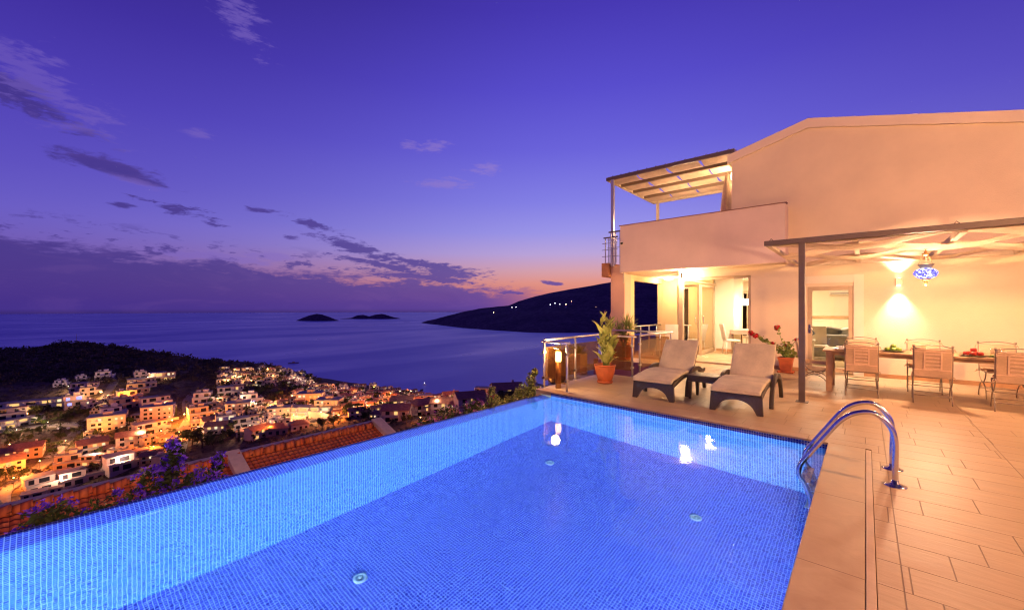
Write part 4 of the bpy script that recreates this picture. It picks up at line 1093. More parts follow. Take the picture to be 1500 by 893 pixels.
b=MB(); b.box(-.45,-.7,.70,.45,.7,.745); b.build('table_top',WHITE,o)
b=MB(); b.box(-.47,-.72,.62,.47,-.705,.75); b.box(-.47,-.705,.746,.47,.72,.752); b.build('cloth',mat('table_linen',(.45,.30,.24),.9),o)
for sx in (-1,1):
    for sy in (-1,1): b=MB(); b.box(sx*.40-.03,sy*.62-.03,0,sx*.40+.03,sy*.62+.03,.70); b.build('leg',mat('dark_leg',(.20,.13,.09),.5),o)
# living room seen through the right hand door
GREYF=m_fabric('sofa_cloth',(.26,.26,.24),.9,200)
o=thing('grey_sofa','grey sofa with cushions in the living room behind the open door','sofa',(-.95,15.4,.03))
b=MB(); b.box(-.75,-.45,.06,.75,.45,.40); b.build('seat',GREYF,o,bevel=.04)
b=MB(); b.box(-.75,-.46,.06,.75,-.25,.72); b.build('backrest',GREYF,o,bevel=.05)
b=MB(); b.box(-.90,-.46,.06,-.752,.45,.58); b.build('armrest',GREYF,o,bevel=.04)
b=MB(); b.box(.752,-.46,.06,.90,.45,.58); b.build('armrest',GREYF,o,bevel=.04)
for (x,a) in ((.25,12),(.55,-14)):
    b=MB(); b.obox((x,-.16,.72),(.42,.14,.40),Matrix.Rotation(R(a),3,'Y')); b.build('cushion',m_fabric('cushion_dark',(.18,.18,.16)) if a>0 else m_fabric('cushion_grey',(.50,.50,.46)),o,bevel=.05)
cane('white indoor chair seen through the right hand door, before the sofa',(-.98,14.1,.03),190)
o=thing('flower_table','small white side table just inside the right hand door','side table',(-1.32,13.6,.03))
b=MB(); b.box(-.30,-.25,.60,.30,.25,.64); b.build('table_top',WHITE,o)
b=MB(); b.box(-.26,-.21,0,-.20,-.15,.60); b.box(.20,-.21,0,.26,-.15,.60); b.box(.20,.15,0,.26,.21,.60); b.box(-.26,.15,0,-.20,.21,.60); b.builds('leg',WHITE,o)
o=thing('flower_bouquet','bunch of blue and coral flowers on the table inside the door','flowers',(-1.28,13.6,.67))
b=MB(); b.lathe([(.05,0),(.06,.03),(.045,.12),(.055,.18)],16); b.build('vase',PORC,o)
rs=random.Random(5)
for nm,mc,cs in (('blue_flowers',m_leaf('blue_petal',(.16,.24,.42),(.35,.44,.62),.2),((.10,-.05,.26),(.17,.0,.18),(.05,0,.33))),('coral_flowers',m_leaf('coral_petal',(.62,.20,.10),(.8,.35,.2),.2),((-.08,0,.34),(-.06,-.05,.15)))):
    b=MB()
    for c0 in cs:
        for k in range(60):
            c=Vector(c0)+Vector((rs.gauss(0,1),rs.gauss(0,1),rs.gauss(0,1))).normalized()*.09*rs.uniform(.6,1); nn=(c-Vector(c0)).normalized(); u=nn.orthogonal().normalized(); v=nn.cross(u)
            b.poly([tuple(c+(u*math.cos(t)+v*math.sin(t))*.022) for t in [j*2*math.pi/5 for j in range(5)]])
    b.build(nm,mc,o)
o=thing('fireplace','cream fireplace with mantel shelf and dark opening on the living room wall','fireplace',(-.75,18.2,.03))
b=MB(); b.box(-.75,-.22,0,-.30,.09,1.15); b.box(.30,-.22,0,.75,.09,1.15); b.box(-.30,-.22,.80,.30,.09,1.15); b.build('surround',WALLI,o)
b=MB(); b.box(-.95,-.30,1.152,.95,.09,1.22); b.build('mantel',mat('mantel_wood',(.55,.36,.18),.5),o)
b=MB(); b.box(-.30,-.10,0,.30,.09,.80); b.build('firebox',mat('soot',(.05,.03,.02),.9),o)
o=thing('air_conditioner','white split air conditioner high on the living room wall','air conditioner',(-.55,18.2,1.98))
b=MB(); b.box(-.42,-.16,0,.42,.09,.28); b.build('body',WHITE,o,bevel=.02)
b=MB(); b.box(-.38,-.163,.03,.38,-.1605,.07); b.build('vent',mat('vent_grey',(.3,.3,.3)),o)
b=MB()
o=thing('white_planter','tall white box planter on the lower brown terrace','planter',(-6.75,10.9,LT))
b=MB(); b.box(-.22,-.22,0,.22,.22,.62); b.build('box',mat('planter_plaster',(.60,.42,.30),.8),o,bevel=.01)
b=MB(); 
for k in range(60): blade(b,(0,0,.6),(math.cos(k*2.4),math.sin(k*2.4),.7+.5*math.sin(k)),.45,.05,.8,.2,5)
b.build('foliage',MAT['yucca_leaf'],o)
o=thing('dark_round_pot','large dark round pot with arching leaves on the lower terrace','potted plant',(-6.1,8.9,LT))
b=MB(); b.lathe([(.15,0),(.30,.15),(.34,.35),(.28,.55),(.24,.58),(.22,.55)],28); b.build('pot',mat('dark_glaze',(.05,.035,.06),.3),o)
b=MB()
for k in range(30): blade(b,(0,0,.55),(math.cos(k*2.4),math.sin(k*2.4),1.2+.8*math.sin(k)),.65,.07,.9,.2,6)
b.build('foliage',MAT['yucca_leaf'],o)

# added unseen lamp posts, filling walls and foreground with warm light
def added_lamp_post(x,y,lab,p):
    o=thing('added_terrace_lamp',lab,'garden lamp',(x,y,0),0,'added lamp posts on the terrace')
    b=MB(); b.tube([(0,0,0),(0,0,2.75)],.04,12); b.lathe([(.1,0),(.1,.02),(.045,.04)],16); b.build('post',DARKM,o)
    b=MB(); b.lathe([(0,2.75),(.10,2.76),(.15,2.86),(.15,2.98),(.09,3.06),(0,3.07)],20); b.build('lamp_glass',emis('added_lamp_glass',(1,.7,.4),6),o)
    b=MB(); b.lathe([(.17,3.07),(.0,3.14)],20); b.build('cap',DARKM,o)
    lamp('POINT','added_terrace_light',(x,y,3.3),p,(1,.48,.18),.2)
added_lamp_post(4.2,4.6,'added unseen lamp post on the right side of the terrace',1950)
added_lamp_post(2.6,-3.0,'added unseen lamp post behind the pool',1250)

# added lamps hidden below the pool to warm the neighbour's roof
for (y,lab) in ((-1.5,'added unseen lamp below the pool, nearer one'),(7.5,'added unseen lamp below the pool, farther one')):
    o=thing('added_lower_lamp',lab,'garden lamp',(-8.6,y,-7.6),0,'added lamps below the pool')
    b=MB(); b.tube([(0,0,0),(0,0,4.6)],.05,10); b.build('post',DARKM,o)
    b=MB(); b.lathe([(0,4.6),(.10,4.62),(.12,4.8),(.0,4.9)],14); b.build('lamp_glass',MAT['added_lamp_glass'] if 'added_lamp_glass' in MAT else emis('added_lamp_glass',(1,.7,.4),6),o)
    lamp('POINT','added_lower_light',(-8.6,y,-2.5),900,(1,.50,.20),.15)

# ------------------------------------------------------------------ land
SEA=-150.
# surveyed depth profiles: for a bearing, (image row, distance along the view axis)
PRO={
 -60:[(760,215),(700,260),(640,310),(600,355),(565,430),(530,540),(522,640)],
 0:[(745,225),(700,262),(650,312),(600,372),(560,440),(530,530),(512,620)],
 90:[(745,230),(700,268),(650,318),(600,380),(560,445),(520,570),(501,650)],
 150:[(730,235),(690,272),(650,316),(600,375),(560,440),(525,560),(504,650)],
 200:[(720,235),(690,265),(650,312),(600,372),(560,450),(530,560),(511,650)],
 300:[(700,232),(660,280),(620,335),(590,395),(560,465),(540,560),(526,660)],
 400:[(680,235),(640,285),(610,340),(585,400),(560,470),(545,560),(534,660)],
 460:[(670,235),(640,275),(610,335),(588,410),(570,500),(558,590),(551,680)],
 520:[(660,215),(630,255),(605,315),(585,400),(572,520),(560,700)],
 560:[(650,200),(622,245),(605,300),(590,375),(577,500),(567,700)],
 600:[(640,185),(618,225),(604,280),(592,360),(582,490),(575,700)],
 640:[(625,190),(612,230),(602,285),(592,370),(585,500),(580,712)],
 680:[(612,185),(604,225),(596,290),(588,390),(581,520),(577,650)],
 720:[(600,170),(594,210),(586,290),(580,380),(575,470),(572,560)],
 760:[(592,150),(584,210),(577,300),(572,380),(569,480)],
 800:[(586,140),(578,200),(570,300),(565,390),(563,430)],
 900:[(586,140),(575,200),(566,300),(560,400)],
 1100:[(586,140),(575,200),(560,300),(545,400)]}
UK=sorted(PRO)
def prof_z(u,d):
    P=PRO[u]; 
    pts=[(6,-6.),(13,-9.5),(20,-12.5),(60,-31.),(120,-56.)]
    pts=[(a,z) for a,z in pts if a<P[0][1]-25]
    pts+=[(dd,H-(y-HY)*dd/F) for y,dd in P]
    ld,lz=pts[-1]; run=max(60,(lz-SEA)*1.6); pts.append((ld+run*.25,lz-(lz-SEA)*.12)); pts.append((ld+run,SEA-6)); pts.append((ld+run+4000,SEA-60))
    if d<=pts[0][0]: return pts[0][1]
    for i in range(len(pts)-1):
        if d<=pts[i+1][0]:
            t=(d-pts[i][0])/(pts[i+1][0]-pts[i][0]); return pts[i][1]+(pts[i+1][1]-pts[i][1])*t
    return pts[-1][1]
def land(x,y,rough=True):
    l,d=uvd(x,y)
    r=math.hypot(x,y)
    if d<=.35*r:
        return -3.4-.02*max(0,r-30)
    u=750+F*l/d
    u_=max(UK[0],min(UK[-1]-1e-3,u))
    for i in range(len(UK)-1):
        if u_<=UK[i+1]:
            t=(u_-UK[i])/(UK[i+1]-UK[i]); t=t*t*(3-2*t) if False else t
            z=prof_z(UK[i],d)*(1-t)+prof_z(UK[i+1],d)*t; break
    if u>950: 
        w=min(1,(u-950)/250); z=z*(1-w)+(-3.6)*w if d<60 else z
    if rough and d>60:
        a=min(1,(d-60)/120)
        z+=a*(noise.noise(Vector((x/38,y/38,3)))*1.6+noise.noise(Vector((x/13,y/13,8)))*.45)
    return z
def hit(px,py,z0=0.):
    """where the line of sight through a surveyed row meets the land"""
    r=ray(px); d=120.
    while d<1500:
        z=H-(py-HY)*d/F
        if z<land(d*r[0],d*r[1],True)+z0: return (d*r[0],d*r[1],land(d*r[0],d*r[1]),d)
        d+=1.
    return None
b=MB(); ths=[]; a=-180.
while a<180.01:
    ths.append(a); a+=.42 if -64<a<30 else 6.
ds=[4,6,9,13,20,30,42,60,85,115,145,170]; d=182.
while d<780: ds.append(d); d*=1.021
ds+=[800,840,900,980,1100,1300,1800]
for th in ths:
    t=R(th); dx=math.sin(t)*RT[0]+math.cos(t)*FW[0]; dy=math.sin(t)*RT[1]+math.cos(t)*FW[1]
    c=math.cos(t) if math.cos(t)>.40 else .40
    for d in ds:
        r=d/c; x,y=dx*r,dy*r
        z=land(x,y)
        b.v.append((x,y,z))
nd=len(ds)
for i in range(len(ths)-1):
    for j in range(nd-1): q=i*nd+j; b.face((q,q+nd,q+nd+1,q+1),0,None,True)
def m_land():
    m,nt,out=newmat('dry_hillside'); g=G(nt); p=g.pos()
    n1,_=g.noise(p,.035,8,.65,.4); n2,_=g.noise(p,.3,6,.65); n3,_=g.noise(p,1.2,4)
    c=g.mix(g.mr(n1,.38,.62),(.10,.075,.05,1),(.26,.19,.12,1)); c=g.mix(g.mr(n2,.5,.68),c,(.07,.06,.035,1)); c=g.mix(g.mr(n3,.6,.75,0,.5),c,(.22,.17,.10,1))
    nt.links.new(g.pr(c,.95,0,g.bump(n2,1.2),.1),out.inputs[0]); return m
o=b.build('hillside',m_land(),fix=False); tag(o,'dark scrubby hillside falling from the villa through the town to the bay','hillside',kind='structure')
for p in o.data.polygons: pass
# sea
b=MB(); N=180; rads=[300,700,1200,2200,4000,7000,12000,18500]
for r_ in rads:
    for k in range(N): an=2*math.pi*k/N; b.v.append((r_*math.cos(an),r_*math.sin(an),SEA))
for i in range(len(rads)-1):
    for k in range(N): a=i*N+k; c=i*N+(k+1)%N; b.face((a,c,c+N,a+N))
o=b.build('sea',m_sea(),fix=False); tag(o,'calm violet blue sea reaching the horizon','sea',kind='structure')

# far mountain across the bay and two groups of islands
def m_far(name,c1,c2):
    m,nt,out=newmat(name); g=G(nt); p=g.pos(); n1,_=g.noise(p,.004,8,.65); n2,_=g.noise(p,.03,6,.7)
    c=g.mix(g.mr(n1,.35,.65),c1,c2); c=g.mix(g.mr(n2,.45,.7),c,tuple(x*.5 for x in c1[:3])+(1,))
    nt.links.new(g.pr(c,.95,0,g.bump(n2,14),.1),out.inputs[0]); return m
MF=m_far('far_forest',(.10,.07,.12,1),(.17,.12,.17,1))
def ridge(name,cols,depth,mt,label,amp=14,nr=26,cat='hill'):
    """cols: (px, crest row, shore row)"""
    b=MB(); us=[]; u=cols[0][0]
    while u<=cols[-1][0]: us.append(u); u+=(cols[-1][0]-cols[0][0])/max(60,(cols[-1][0]-cols[0][0])/1.3)
    def interp(u,k):
        for i in range(len(cols)-1):
            if u<=cols[i+1][0]+1e-6:
                t=(u-cols[i][0])/(cols[i+1][0]-cols[i][0]); return cols[i][k]*(1-t)+cols[i+1][k]*t
        return cols[-1][k]
    for u in us:
        ys,yc=interp(u,2),interp(u,1); d0=F*(H-SEA)/(ys-HY); d1=d0+depth*max(.12,min(1,(ys-yc)/50)); zc_=H-(yc-HY)*d1/F; r=ray(u)
        for j in range(nr+1):
            t=j/nr
            if t<.62: q=t/.62; d=d0+(d1-d0)*q; z=SEA-3+(zc_-SEA+3)*(q**.9)
            else: q=(t-.62)/.38; d=d1+(d1-d0)*.8*q; z=zc_-(zc_-SEA+8)*q
            x,y=d*r[0],d*r[1]
            a_=min(1,max(0,(z-SEA)/60))
            k_=math.sin(math.pi*min(1,t/.62))if t<.62 else 0
            z+=a_*(amp*k_*2.2*noise.noise(Vector((x/420,y/420,1)))+amp*.18*noise.noise(Vector((x/90,y/90,5))))
            b.v.append((x,y,z))
    m_=nr+1
    for i in range(len(us)-1):
        for j in range(nr): q=i*m_+j; b.face((q,q+m_,q+m_+1,q+1),0,None,True)
    o=b.build(name,mt,fix=False); tag(o,label,cat,kind='structure'); return o
ridge('headland',[(616,472.4,473),(626,469.5,474),(640,466.5,475.5),(660,461,478),(680,456,480.5),(700,452,482),(720,449.5,483.5),(745,447.2,485),(758,441.5,486),(775,436,487),(800,430,487.5),(830,424,487.5),(858,419.5,487.5),(880,415.5,487.5),(900,412,487.5),(930,404,488),(960,396,488),(1000,390,488),(1060,380,488),(1150,380,488),(1250,392,488)],1700,MF,'long dark wooded headland sloping down into the bay',16)
ridge('island',[(434,469.2,469.8),(444,465,469.9),(455,461,470),(464,459,470),(472,460.2,470),(483,464,470),(491,467.5,469.9),(497,469.2,469.7)],700,MF,'small rounded dark island, left of the other',9,20,'island')
ridge('island',[(498,466.7,467.1),(515,465.2,467),(523,461.6,467),(532,460.8,467),(541,463.0,467),(550,460.4,467),(560,459.2,467),(568,461.6,467),(578,464.6,467),(587,466.2,466.8)],700,MF,'long low dark island with two humps, right of the other',9,20,'island')

# lower terracotta roof beyond the infinity edge
def m_tiles():
    m,nt,out=newmat('roof_tiles'); g=G(nt); p=g.pos(); sp=g.n('ShaderNodeSeparateXYZ'); g.put(sp.inputs[0],p)
    cx=g.m('FRACT',g.m('DIVIDE',g.m('ADD',sp.outputs[0],19.3),.21)); cyv=g.m('FRACT',g.m('DIVIDE',sp.outputs[1],.20))
    roll=g.m('SINE',g.m('MULTIPLY',cyv,math.pi)); lip=g.mr(cx,0,.16,1.,0.)
    n1,_=g.noise(p,2.2,5); n2,_=g.noise(p,20,4)
    cv=g.n('ShaderNodeCombineXYZ'); g.put(cv.inputs[0],g.m('FLOOR',g.m('DIVIDE',g.m('ADD',sp.outputs[0],19.3),.21))); g.put(cv.inputs[1],g.m('FLOOR',g.m('DIVIDE',sp.outputs[1],.20)))
    wn=g.n('ShaderNodeTexWhiteNoise',noise_dimensions='2D'); g.put(wn.inputs['Vector'],cv.outputs[0])
    c=g.mix(wn.outputs[0],(.60,.12,.035,1),(.74,.22,.07,1)); c=g.mix(g.mr(n1,.4,.7,0,.6),c,(.42,.10,.04,1)); c=g.mix(g.m('MULTIPLY',g.mr(cyv,.0,.14,1.,0.),.55),c,(.10,.03,.015,1)); c=g.mix(g.m('MULTIPLY',g.mr(cx,.0,.22,1.,0.),.85),c,(.10,.025,.012,1))
    h=g.m('ADD',g.m('MULTIPLY',roll,1.),g.m('MULTIPLY',lip,-.6)); h=g.m('ADD',h,g.m('MULTIPLY',n2,.2))
    nt.links.new(g.pr(c,.75,0,g.bump(h,.05),.3),out.inputs[0]); return m
ROOFT=m_tiles()
lr=thing('lower_roof','terracotta tiled lean-to roof of the neighbouring house below the infinity edge','roof',(-19.5,4,-4.6))
def lrp(b,n,m,**k): b.v=[(x+19.5,y-4,z+4.6) for x,y,z in b.v]; return b.build(n,m,lr,**k)
RX0,RX1=-19.3,-11.8
rz_=lambda x: -4.55-.36*(x-RX0)
b=MB(); nx=144; y0_,y1_=-9.5,11.3; ny=int((y1_-y0_)/.20*5)
for i in range(nx+1):
    x=RX0+(RX1-RX0)*i/nx
    st=(i%4)/4
    for j in range(ny+1):
        y=y0_+(y1_-y0_)*j/ny; b.v.append((x,y,rz_(x)+.035*abs(math.sin(y/.20*math.pi))-.045*st))
for i in range(nx):
    for j in range(ny): q=i*(ny+1)+j; b.face((q,q+ny+1,q+ny+2,q+1),0,None,True)
lrp(b,'tiles',ROOFT,fix=False)
b=MB(); b.box(-19.85,-9.8,-9,-19.52,11.9,-4.42); lrp(b,'back_wall',mat('mortar_cream',(.60,.45,.30),.8,0,5,.1,.003,30),bevel=.02)
b=MB(); y=-9.4
while y<11.1:
    b.tube([(-19.27,y,-4.55),(-19.27,y+.44,-4.50)],[.15,.19],10); y+=.42
lrp(b,'ridge_tiles',ROOFT)
for (ya,yb) in ((11.3,11.85),(4.85,5.35)):
    b=MB(); n=len(b.v)
    for (x,z) in ((-19.5,-4.22),(RX1,rz_(RX1)+.30)): b.v += [(x,ya,z-.5),(x,yb,z-.5),(x,yb,z-.02),(x,ya,z-.02)]
    for q in ((0,1,2,3),(4,7,6,5),(0,4,5,1),(1,5,6,2),(2,6,7,3),(3,7,4,0)): b.face([n+i for i in q])
    lrp(b,'gable_coping',mat('coping_cream',(.62,.48,.36),.75,0,5,.1,.003,30),bevel=.02)
b=MB(); b.box(-12.4,-9.5,-11,-12.0,11.6,-7.4); b.box(-19.5,11.35,-12,-12.0,11.75,-7.3); lrp(b,'wall',MAT['mortar_cream'])
for k in range(14):
    b=MB(); y=-9.2+k*1.3; b.box(-20.6,y,-4.95,-19.86,y+.16,-4.72)
    lrp(b,'rafter_end',mat('rafter_wood',(.30,.13,.07),.7))

# climbing plants and bougainvillea outside the infinity edge
BOUG=m_leaf('bougainvillea_bract_blue_lit',(.10,.035,.70),(.26,.10,.90),.35,.6,14)  # blue spill of the pool light put into the bract colour
BLEAF=m_leaf('vine_leaf',(.035,.06,.015),(.09,.12,.03),.25,.6,6)
VLEAF=m_leaf('lit_vine_leaf',(.18,.22,.05),(.36,.36,.12),.25,.6,6)  # paler vine leaf copy, lamp light put into its colour
def leafcloud(b,c,rad,n,size,rs,shell=.35):
    for k in range(n):
        v=Vector((rs.gauss(0,1),rs.gauss(0,1),rs.gauss(0,1))).normalized()*rs.uniform(shell,1)
        p=Vector((c[0]+v.x*rad[0],c[1]+v.y*rad[1],c[2]+v.z*rad[2]))
        nn=Vector((rs.gauss(0,1),rs.gauss(0,1),rs.gauss(.4,1))).normalized(); u=nn.orthogonal().normalized(); w=nn.cross(u); a=rs.uniform(0,6.28); s=size*rs.uniform(.6,1.3)
        u2=u*math.cos(a)+w*math.sin(a); w2=nn.cross(u2)
        n0=len(b.v); b.v += [tuple(p-u2*s),tuple(p+w2*s*.45+nn*s*.12),tuple(p+u2*s),tuple(p-w2*s*.45+nn*s*.12)]
        b.face((n0,n0+1,n0+2)); b.face((n0,n0+2,n0+3))
def shrub(name,label,cat,base,clumps,nl,ls,leafm,flow=None,nf=0,fs=.03,grp=None,seed=1):
    o=thing(name,label,cat,base,0,grp); rs=random.Random(seed); b=MB(); f=MB(); s=MB()
    for (x,y,z,rx,ry,rz2) in clumps:
        leafcloud(b,(x,y,z),(rx,ry,rz2),nl,ls,rs)
        s.tube(smooth_path([(x*.2,y*.3,-.6),(x*.6,y*.7,z*.4-.2),(x,y,z)],3),[.02]*6+[.008],5) if False else s.tube([(x*.3,y*.5,-.7),(x*.7,y*.85,z*.5-.2),(x,y,z)],[.02,.014,.006],5)
        if flow:
            for q in range(max(1,nf//12)):
                v=Vector((rs.gauss(0,1),rs.gauss(0,1),rs.gauss(.3,1))).normalized()
                leafcloud(f,(x+v.x*rx,y+v.y*ry,z+v.z*rz2),(.05,.05,.05),12,fs,rs,.2)
    b.build('foliage',leafm,o,fix=False); s.build('stem',mat('bark_brown',(.12,.08,.05),.9),o)
    if flow: f.build('blossom',flow,o,fix=False)
    return o
GB='bougainvilleas growing against the outside of the pool'
shrub('bougainvillea','tallest violet bougainvillea, left of the pale coping strip on the tiled roof','bougainvillea',(-5.50,.78,-.66),[(-.05,.16,.62,.07,.07,.16),(-.1,.13,.42,.12,.12,.16),(-.05,.3,.26,.22,.25,.16),(-.2,.0,.30,.2,.2,.18),(.05,.45,.12,.2,.2,.14),(-.1,-.3,.16,.22,.25,.2),(.1,.1,.05,.3,.4,.2)],240,.034,BLEAF,BOUG,200,.024,GB,3)
shrub('bougainvillea','low dark bougainvillea with blue violet blossom at the far left of the pool edge','bougainvillea',(-5.35,-.15,-.62),[(-.1,-.25,.10,.35,.4,.16),(.0,.15,.12,.25,.25,.15),(-.2,-.6,.0,.3,.3,.2),(-.05,.5,.10,.25,.3,.15),(-.1,.8,.08,.2,.25,.14),(-.3,.2,.18,.2,.2,.16),(.1,-.1,.0,.3,.5,.2)],300,.036,BLEAF,BOUG,120,.026,GB,5)
shrub('bougainvillea','small violet bougainvillea tip in front of the tiled roof','bougainvillea',(-5.10,1.15,-.45),[(-.1,.08,.30,.06,.06,.12),(0,.0,.12,.16,.2,.12),(0,.3,.0,.2,.2,.12)],140,.03,BLEAF,BOUG,110,.022,GB,8)
shrub('bougainvillea','pink violet bougainvillea along the middle of the pool edge beyond the roof','bougainvillea',(-5.05,4.35,-.42),[(0,-.5,.15,.14,.3,.12),(-.1,0,.22,.14,.25,.15),(0,.42,.24,.14,.25,.14),(-.2,.8,.12,.14,.25,.14),(.0,.2,.0,.2,.7,.14)],190,.03,BLEAF,m_leaf('pink_bract',(.30,.06,.34),(.45,.14,.45),.3),90,.020,GB,11)
GV='lit climbing shrubs along the pool edge near the villa'
shrub('climbing_shrub','leafy lit climbing shrub against the terrace corner post, tallest of its kind','shrub',(-5.0,6.35,-.35),[(0,0,.42,.10,.10,.20),(.05,.05,.60,.06,.06,.08),(-.1,-.1,.2,.2,.2,.2),(.1,.1,.15,.2,.25,.2)],210,.034,VLEAF,None,0,.02,GV,14)
shrub('climbing_shrub','leafy lit climbing shrub with a red blossom, midway between corner post and bougainvillea','shrub',(-5.02,5.25,-.35),[(0,0,.22,.12,.12,.16),(.05,-.05,.40,.06,.06,.09),(-.1,.2,.1,.2,.2,.15),(0,-.35,.08,.16,.25,.12)],190,.032,VLEAF,m_leaf('red_bract',(.45,.03,.03),(.6,.1,.06)),20,.022,GV,17)
shrub('climbing_shrub','low lit climbing shrub just left of the terrace corner','shrub',(-5.0,5.85,-.38),[(0,-.15,.15,.14,.2,.14),(0,.12,.25,.10,.12,.14),(-.1,0,.05,.2,.3,.12)],170,.032,VLEAF,None,0,.02,GV,19)

# ------------------------------------------------------------------ town
HW=mat('town_white_render',(.78,.72,.66),.85,0,.4,.08); HC=mat('town_cream_render',(.66,.50,.36),.85,0,.4,.1); HG=mat('town_grey_render',(.42,.38,.40),.85,0,.4,.1)
HT=mat('town_roof_tile',(.38,.17,.10),.85,0,1.2,.25); HF=mat('town_flat_roof',(.30,.27,.26),.9,0,.6,.15); HD=mat('town_dark_window',(.02,.02,.03),.15); HR=mat('town_balcony_rail',(.5,.45,.42),.6)
HL=[emis('lit_window_amber',(1,.58,.20),1.1),emis('lit_window_white',(1,.80,.48),1.15)]
HB=emis('lit_window_blue',(.35,.35,1),1.8)
rs=random.Random(21)
def win(b_,x,y,z,w,h,face):
    """thin framed pane standing 6 cm proud; face: 0 -y, 1 +x, 2 +y, 3 -x"""
    t=.06
    if face in (0,2):
        s=-1 if face==0 else 1; b_.box(x-w/2,y,z,x+w/2,y+s*t,z+h)
    else:
        s=1 if face==1 else -1; b_.box(x,y-w/2,z,x+s*t,y+w/2,z+h)
def house_proto(kind):
    """returns list of (name, [boxes builder], material key, sub list); local size in metres, base at 0, skirt goes into the slope"""
    o=thing(kind,'x','house'); W_=[]
    def prt(n,b,m,par=None): return b.build(n,m,par or o)
    def windows(par,lst):
        for (x,y,z,w,h,f) in lst:
            b=MB(); win(b,x,y,z,w,h,f); prt('window',b,HD,par)
    if kind=='cubic_villa':
        b=MB(); b.box(-5.5,-4.5,-4,5.5,4.5,3.1); q=prt('wall',b,HW)
        b=MB(); b.box(-5.5,-1.2,3.1,3.2,4.5,6.2); q2=prt('upper_storey',b,HW)
        b=MB(); b.box(-5.6,-1.3,6.2,3.3,-1.0,6.75); b.box(-5.6,4.3,6.2,3.3,4.6,6.75); b.box(-5.6,-1.0,6.2,-5.3,4.3,6.75); b.box(3.0,-1.0,6.2,3.3,4.3,6.75); b.box(-5.3,-1.0,6.2,3.0,4.3,6.25); prt('roof',b,HF)
        b=MB(); b.box(-5.6,-4.6,3.1,5.6,-4.4,3.9); b.box(5.4,-4.4,3.1,5.6,4.5,3.9); b.box(-5.6,-4.4,3.1,-5.4,-1.2,3.9); prt('terrace_parapet',b,HR)
        b=MB(); b.box(-1,1.,6.25,1.6,3.8,8.2); prt('stair_tower',b,HW)
        b=MB(); b.obox((-3.4,1.2,7.0),(2.2,1.6,.12),Matrix.Rotation(R(-35),3,'X')); b.tube([(-4.4,2.1,7.6),(-2.4,2.1,7.6)],.32,8); b.box(-4.3,2.0,6.25,-4.2,2.1,7.4); b.box(-2.6,2.0,6.25,-2.5,2.1,7.4); prt('solar_heater',b,HW)
        windows(q,[(-3.4,-4.5,.6,1.7,1.7,0),(.2,-4.5,.1,2.4,2.3,0),(3.8,-4.5,.8,1.2,1.3,0),(5.5,-1.5,.8,1.2,1.3,1),(5.5,2,.8,1.2,1.3,1)]); windows(q2,[(-3.6,-1.2,3.5,1.5,2.,0),(1.0,-1.2,3.5,2.2,2.1,0),(3.2,2.,4.1,1.2,1.2,1)])
    elif kind=='gabled_house':
        b=MB(); b.box(-5,-4,-4,5,4,5.4); n=len(b.v); b.v+=[(-5,-4,5.4),(-5,4,5.4),(-5,0,7.2),(5,-4,5.4),(5,4,5.4),(5,0,7.2)]; b.face((n,n+1,n+2)); b.face((n+3,n+5,n+4)); q=prt('wall',b,HC)
        b=MB(); n=len(b.v)
        for x in (-5.5,5.5): b.v+=[(x,-4.6,5.15),(x,-4.6,5.35),(x,0,7.42),(x,4.6,5.35),(x,4.6,5.15),(x,0,7.2)]
        for k in range(6): j=(k+1)%6; b.face((n+k,n+j,n+6+j,n+6+k))
        b.face((n,n+1,n+2,n+5)); b.face((n+5,n+2,n+3,n+4)); b.face((n+6,n+11,n+8,n+7)); b.face((n+11,n+10,n+9,n+8)); rf=prt('roof',b,HT)
        b=MB(); b.box(2.2,1.,6.2,2.9,1.7,8.); prt('chimney',b,HC,rf)
        b=MB(); b.box(-4.,-5.4,2.7,1.5,-4.0,2.9); b.box(-4.,-5.4,2.9,1.5,-5.28,3.8); prt('balcony',b,HR)
        windows(q,[(-2.8,-4,3.0,1.5,2.0,0),(.3,-4,3.0,1.3,2.0,0),(3.2,-4,3.4,1.1,1.2,0),(-2.8,-4,.4,1.6,2.,0),(.5,-4,.8,1.2,1.2,0),(3.2,-4,.8,1.2,1.2,0),(5,-1.6,3.4,1.1,1.2,1),(5,1.6,3.4,1.1,1.2,1),(5,0,.8,1.1,1.2,1)])
    elif kind=='stepped_villa':
        b=MB(); b.box(-7,-5,-5,7,4.5,3.0); q=prt('wall',b,HC)
        b=MB(); b.box(-7,-1.5,3.0,1.5,4.5,6.0); q2=prt('upper_storey',b,HW); b=MB(); b.box(1.5,.5,3.0,7,4.5,5.6); q3=prt('side_wing',b,HC)
        b=MB(); b.box(-7.3,-1.9,6.,1.8,4.8,6.35); prt('roof',b,HF); b=MB(); b.box(1.81,.2,5.6,7.3,4.8,5.9); prt('roof',b,HT)
        b=MB(); b.box(-7.1,-5.1,3.,7.1,-4.9,3.8); b.box(6.9,-4.9,3.,7.1,.5,3.8); prt('terrace_parapet',b,HR)
        windows(q,[(-5,-5,.5,2,2,0),(-1.6,-5,.2,2.6,2.3,0),(2.4,-5,.6,1.6,1.8,0),(5.3,-5,.6,1.2,1.4,0),(7,-2,.6,1.4,1.4,1)]); windows(q2,[(-5.2,-1.5,3.3,1.6,2.2,0),(-1.6,-1.5,3.3,3.,2.2,0)]); windows(q3,[(3.4,.5,3.3,1.4,1.9,0),(5.8,.5,3.8,1.,1.1,0)])
    elif kind=='apartment_block':
        b=MB(); b.box(-8,-5,-5,8,5,9.2); q=prt('wall',b,HC)
        b=MB(); b.box(-8.2,-5.2,9.2,8.2,5.2,9.75); prt('roof',b,HF); b=MB(); b.box(-2,-1,9.75,2,3,11.6); prt('stair_tower',b,HW)
